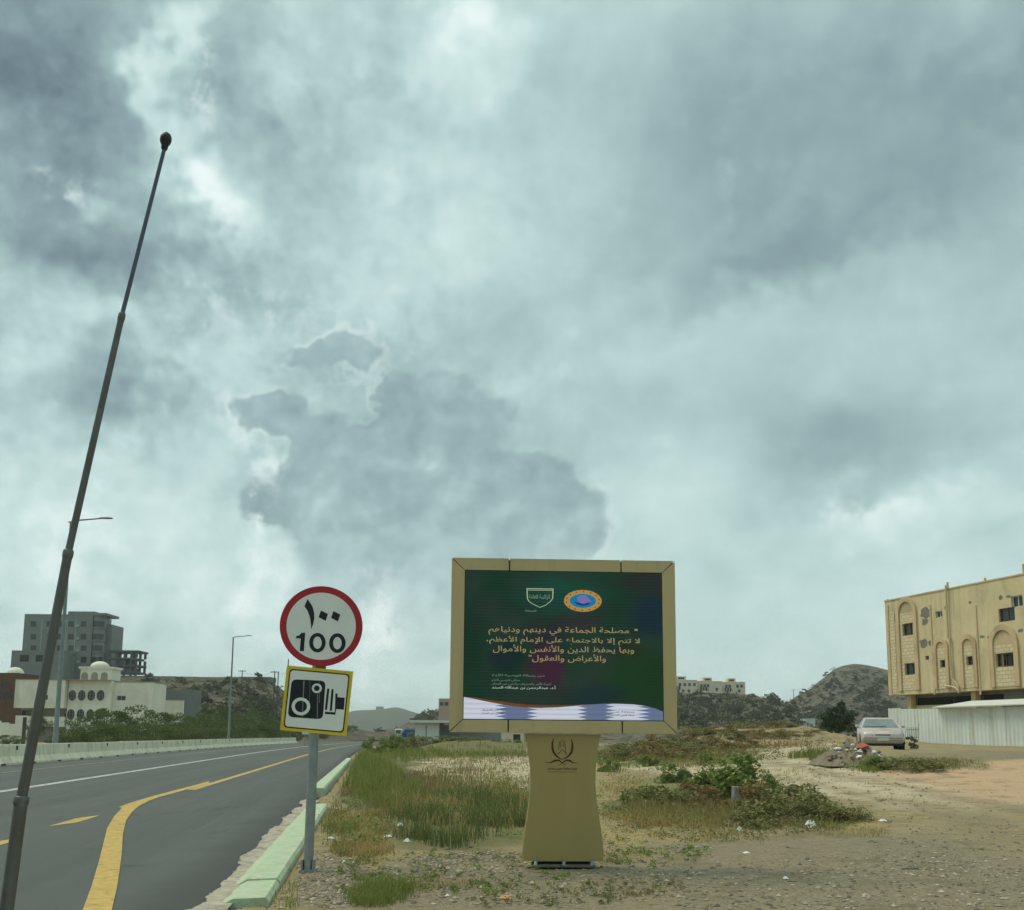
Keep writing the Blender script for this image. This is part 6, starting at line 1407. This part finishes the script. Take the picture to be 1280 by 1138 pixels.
def weeds(name, zones, m_, label, seed):
    """low broad leaved weeds too many to count, one mesh"""
    r_ = np.random.default_rng(seed); C = []; S_ = []
    for cx, cy_, rx, ry, n, h in zones:
        a = r_.uniform(0, 2*math.pi, n); q = np.sqrt(r_.uniform(0, 1, n)); P_ = gp(cx+rx*q*np.cos(a), cy_+ry*q*np.sin(a)); s_, t_ = road_st(P_[:, 0], P_[:, 1])
        P_ = P_[(t_ > -.7)&(fbm(P_[:, 0]*.9, P_[:, 1]*.6, 3, seed) > .40+r_.normal(size=n)*.06)]
        for p in P_:
            hh_ = h*r_.uniform(.4, 1.3); k = 22; u = r_.normal(size=(k, 3))*np.array([hh_*.42, hh_*.42, hh_*.34]); u[:, 2] = np.abs(u[:, 2])+.01; C.append(p+u); S_.append(np.full(k, max(.03, hh_*.24)))
    C = np.concatenate(C); S_ = np.concatenate(S_)[:, None]; V, Fc = leaf_quads(C, S_, r_, .5, .4)
    tag(np_mesh(name, V, Fc, m_), label, 'weeds', kind='stuff')
weeds('weeds', [(560, 985, 120, 36, 420, .22), (450, 1000, 46, 60, 260, .2), (880, 1000, 140, 34, 420, .2), (1000, 1030, 90, 16, 140, .14), (830, 950, 110, 14, 260, .4), (560, 1095, 150, 30, 120, .07), (800, 1060, 90, 26, 120, .09), (1150, 958, 90, 10, 160, .2), (640, 1010, 30, 40, 100, .2)], L_BUSH, 'low leafy green weeds scattered through the grass', 21)
weeds('weeds', [(560, 990, 120, 40, 360, .2), (450, 1030, 46, 60, 220, .15), (900, 1020, 160, 34, 420, .16), (800, 990, 50, 50, 220, .18), (860, 945, 120, 14, 260, .4), (640, 1110, 220, 26, 160, .06), (1050, 1000, 120, 40, 120, .07), (960, 960, 130, 14, 120, .14), (1120, 958, 90, 10, 140, .2), (600, 948, 110, 12, 200, .3)], L_OLIVE, 'low olive and grey weeds scattered over the field', 22)
weeds('weeds', [(540, 985, 110, 30, 200, .22), (900, 1015, 130, 26, 260, .18), (830, 945, 120, 14, 260, .45), (450, 1040, 40, 40, 90, .12), (960, 925, 90, 14, 220, .5)], L_RUST, 'rust brown dry weeds between the bushes', 23)

# ------------------------------------------------------------------ stones, litter and rubble
OCT = np.array([(1, 0, 0), (-1, 0, 0), (0, 1, 0), (0, -1, 0), (0, 0, 1), (0, 0, -1)], float); OCF = np.array([(0, 2, 4), (2, 1, 4), (1, 3, 4), (3, 0, 4), (2, 0, 5), (1, 2, 5), (3, 1, 5), (0, 3, 5)])
L_STONE = leaf_mat('stone_colours', [(0.112, 0.101, 0.075), (0.18, 0.157, 0.115), (0.255, 0.221, 0.163), (0.45, 0.392, 0.3)], 0.0, .9)
def stones(name, zones, label, seed, smin, smax):
    r_ = np.random.default_rng(seed); VV = []
    for cx, cy_, rx, ry, n in zones:
        a = r_.uniform(0, 2*math.pi, n); q = np.sqrt(r_.uniform(0, 1, n)); P_ = gp(cx+rx*q*np.cos(a), cy_+ry*q*np.sin(a)); s, t = road_st(P_[:, 0], P_[:, 1])
        P_ = P_[(t > -1.35)]; n = len(P_); sz_ = (smin+(smax-smin)*r_.uniform(0, 1, n)**4)*np.maximum(1, P_[:, 1]/22)
        S_ = sz_[:, None, None]*r_.uniform(.45, 1.2, (n, 6, 1))*np.array([1, 1, .6]); th_ = r_.uniform(0, 6.28, n); c_, s_ = np.cos(th_)[:, None], np.sin(th_)[:, None]
        O_ = OCT[None]*S_; V = np.stack([O_[..., 0]*c_-O_[..., 1]*s_, O_[..., 0]*s_+O_[..., 1]*c_, O_[..., 2]], -1)+P_[:, None]; V[..., 2] += (sz_*.15)[:, None]; VV.append(V.reshape(-1, 3))
    V = np.concatenate(VV); n = len(V)//6; Fc = (np.arange(n)[:, None, None]*6+OCF[None]).reshape(-1, 3); tag(np_mesh(name, V, Fc, L_STONE), label, 'stones', kind='stuff')
stones('gravel', [(640, 1100, 250, 34, 2800), (410, 1100, 45, 38, 1600), (600, 1078, 90, 14, 1300), (1060, 1110, 260, 40, 2600), (1200, 1060, 120, 40, 1500), (430, 1000, 30, 25, 500), (310, 1120, 60, 22, 260), (1080, 1000, 200, 30, 900), (620, 962, 60, 16, 500), (960, 968, 170, 16, 600), (820, 1060, 90, 20, 500)], 'loose grey gravel over the roadside ground', 6, .006, .035)
def rock_mb(r_, sx, sy, sz_, sub=1):
    t = (1+5**.5)/2; V = np.array([(-1, t, 0), (1, t, 0), (-1, -t, 0), (1, -t, 0), (0, -1, t), (0, 1, t), (0, -1, -t), (0, 1, -t), (t, 0, -1), (t, 0, 1), (-t, 0, -1), (-t, 0, 1)], float)/1.9
    Fs = [(0, 11, 5), (0, 5, 1), (0, 1, 7), (0, 7, 10), (0, 10, 11), (1, 5, 9), (5, 11, 4), (11, 10, 2), (10, 7, 6), (7, 1, 8), (3, 9, 4), (3, 4, 2), (3, 2, 6), (3, 6, 8), (3, 8, 9), (4, 9, 5), (2, 4, 11), (6, 2, 10), (8, 6, 7), (9, 8, 1)]
    V = V*r_.uniform(.62, 1.15, (12, 1))*np.array([sx, sy, sz_]); V[:, 2] += sz_*.55; return MB().add(V, Fs)
m_rock = mat('grey_rock', (.24, .22, .18), .95, .35, 9.0, .5, 30); m_pap = mat('white_paper', (.72, .73, .70), .7, .15, 20.0); m_blk = mat('grey_block', (.26, .27, .255), .9, .25, 6.0, .5, 30)
for px, py, w_ in ((392, 1101, 10), (403, 1103, 8), (416, 1095, 7), (764, 1055, 9), (789, 1084, 10), (470, 1006, 14), (430, 1003, 9), (1200, 1107, 8), (705, 1112, 8), (560, 1062, 9), (600, 1068, 11), (588, 1060, 8), (414, 1122, 9), (424, 1131, 8), (887, 1027, 9), (905, 1015, 10), (800, 1090, 8), (1240, 1120, 7), (1010, 1075, 7), (930, 1085, 8), (858, 1075, 8), (1180, 1060, 7), (1090, 1052, 6), (985, 1060, 6), (740, 1120, 9), (680, 1130, 10), (520, 1090, 9), (545, 1078, 8)):
    p = g1(px, py); k = w_*p[1]/F_PX/2; o = rock_mb(rng, k, k*.9, k*.7).build('rock', m_rock); o.location = p-np.array([0, 0, k*.2]); o.rotation_euler = (0, 0, rng.uniform(0, 6)); tag(o, 'small grey rock lying loose on the roadside ground', 'rock', 'loose small rocks')
def crumple(px, py, w_, h_, m_, name, label, cat, group=None):
    p = g1(px, py); k = p[1]/F_PX; n1, n2 = 7, 5; V = []
    for j in range(n2):
        for i in range(n1):
            u, v = i/(n1-1)-.5, j/(n2-1)-.5; V.append((u*w_*k, v*w_*k*.8, max(0, h_*k*(1-3.2*(u*u+v*v)))*rng.uniform(.35, 1.15)+rng.uniform(.0, .12)*h_*k))
    o = MB().add(V, [(j*n1+i, j*n1+i+1, (j+1)*n1+i+1, (j+1)*n1+i) for j in range(n2-1) for i in range(n1-1)]).build(name, m_); o.location = p+np.array([0, 0, .004]); o.rotation_euler = (0, 0, rng.uniform(0, 6)); tag(o, label, cat, group)
for px, py, w_, h_ in ((835, 1016, 10, 6), (811, 1018, 7, 5), (848, 1018, 9, 7), (924, 1040, 9, 6), (940, 1022, 6, 5), (955, 1008, 5, 4), (967, 1008, 6, 4), (1046, 1020, 9, 6), (933, 1067, 10, 2), (982, 1099, 8, 3), (485, 1047, 10, 4), (500, 1033, 7, 5), (414, 1049, 8, 3), (494, 1112, 8, 4), (559, 1121, 6, 3), (430, 1079, 6, 3), (509, 1053, 8, 5), (887, 1028, 6, 4)):
    crumple(px, py, w_, h_, m_pap, 'litter_scrap', 'small crumpled white scrap of litter on the ground', 'litter', 'white litter scraps')
crumple(1013, 1035, 16, 11, m_pap, 'plastic_bag', 'crumpled white plastic bag at the foot of the olive bush', 'bag'); crumple(632, 1124, 14, 5, mat('orange_card', (.55, .30, .13), .8, .15), 'card_scrap', 'orange brown card scrap on gravel before the pedestal', 'litter'); crumple(1104, 1027, 12, 3, m_pap, 'paper_sheet', 'flat white sheet scrap alone on the bare gravel', 'litter')
crumple(1028, 1005, 18, 7, mat('dark_rag', (.05, .055, .055), .9, .2), 'dark_rag', 'dark rag lying behind the olive bush', 'rag')
p = g1(649, 987); o = MB().box((0, 0, .03), (26*p[1]/F_PX, .10, .04), .12).build('white_plank', m_pap); o.location = p; tag(o, 'thin white plank on the pale sand left of the pedestal', 'plank')
p = g1(920, 1006); k = p[1]/F_PX; o = MB().box((0, 0, 10*k), (10*k, 9*k, 24*k), .2, .012).build('concrete_stump', m_blk); o.location = p; o.rotation_euler = (0, R(4), 0); tag(o, 'upright grey concrete stump in front of the bright green bush', 'concrete block')
p = g1(1135, 1086); k = p[1]/F_PX; o = rock_mb(rng, 17*k, 9*k, 4*k).build('flat_slab', m_rock); o.location = p-np.array([0, 0, .01]); tag(o, 'flat pale stone slab alone on the open gravel', 'slab')
def build_rubble():
    p = g1(1078, 954); k = p[1]/F_PX; r_ = np.random.default_rng(5); root = thing('rubble_heap', 'heap of earth and broken bricks in front of the parked car', 'rubble', tuple(p))
    n1, n2 = 28, 14; V = []; W_, D_, H_ = 50*k, 1.8, 30*k
    for j in range(n2):
        for i in range(n1):
            u, v = 2*i/(n1-1)-1, 2*j/(n2-1)-1; rr_ = math.hypot(u*1.0+.0, v); V.append((u*W_, v*D_+D_*.6, H_*max(0, 1-rr_)**.8*(.75+.5*r_.random())-.05))
    MB().add(V, [(j*n1+i, j*n1+i+1, (j+1)*n1+i+1, (j+1)*n1+i) for j in range(n2-1) for i in range(n1-1)]).build('mound', mat('heap_earth', (.23, .19, .13), .95, .35, 6.0, .8, 12), root)
    mc = [m_rock, m_pap, mat('broken_brick', (.33, .20, .13), .9, .3, 8.0), m_blk, m_rock]
    for i in range(60):
        u, v = r_.uniform(-.8, .8), r_.uniform(-.85, .0); s_ = r_.uniform(.03, .10); z_ = H_*max(0, 1-math.hypot(u, v))**.8
        o = rock_mb(r_, s_*1.3, s_, s_*.7).build('chunk', mc[i % 5 if i % 7 else 1], root); o.location = (u*W_, v*D_+D_*.6-.05, z_-.01); o.rotation_euler = (r_.uniform(-.4, .4), r_.uniform(-.4, .4), r_.uniform(0, 6))
    o = MB().box((0, 0, 0), (12*k, .3, .09)).build('red_board', mat('red_board', (.36, .10, .06), .8, .2), root); o.location = (4*k, -.05+D_*.2, H_*.72); o.rotation_euler = (.35, -.3, .2)
    o = MB().box((0, 0, 0), (13*k, .05, .035)).build('white_stick', m_pap, root); o.location = (-5*k, -.25+D_*.2, H_*.50); o.rotation_euler = (.1, -.45, .1)
build_rubble()
stones('far_rubble', [(960, 916, 70, 12, 500), (1000, 922, 40, 10, 260), (900, 922, 50, 9, 240)], 'pale broken stones over the far rubble bank', 9, .02, .09)

# ------------------------------------------------------------------ haze
def build_haze():
    mb = MB().box((0, 0, 0), (9000, 9000, 100)); o = mb.build('haze'); o.location = (0, 0, 42); tag(o, kind='stuff'); o['label'] = 'thin grey damp haze in the valley air'; o.display_type = 'WIRE'
    m = bpy.data.materials.new('haze'); m.use_nodes = True; t = m.node_tree; t.nodes.clear(); N = NT(t)
    v = N.n('ShaderNodeVolumePrincipled'); v.inputs['Color'].default_value = (.93, .99, .985, 1); v.inputs['Density'].default_value = 0.00024; v.inputs['Anisotropy'].default_value = 0.2
    out = N.n('ShaderNodeOutputMaterial'); t.links.new(v.outputs[0], out.inputs['Volume']); o.data.materials.append(m)
build_haze()
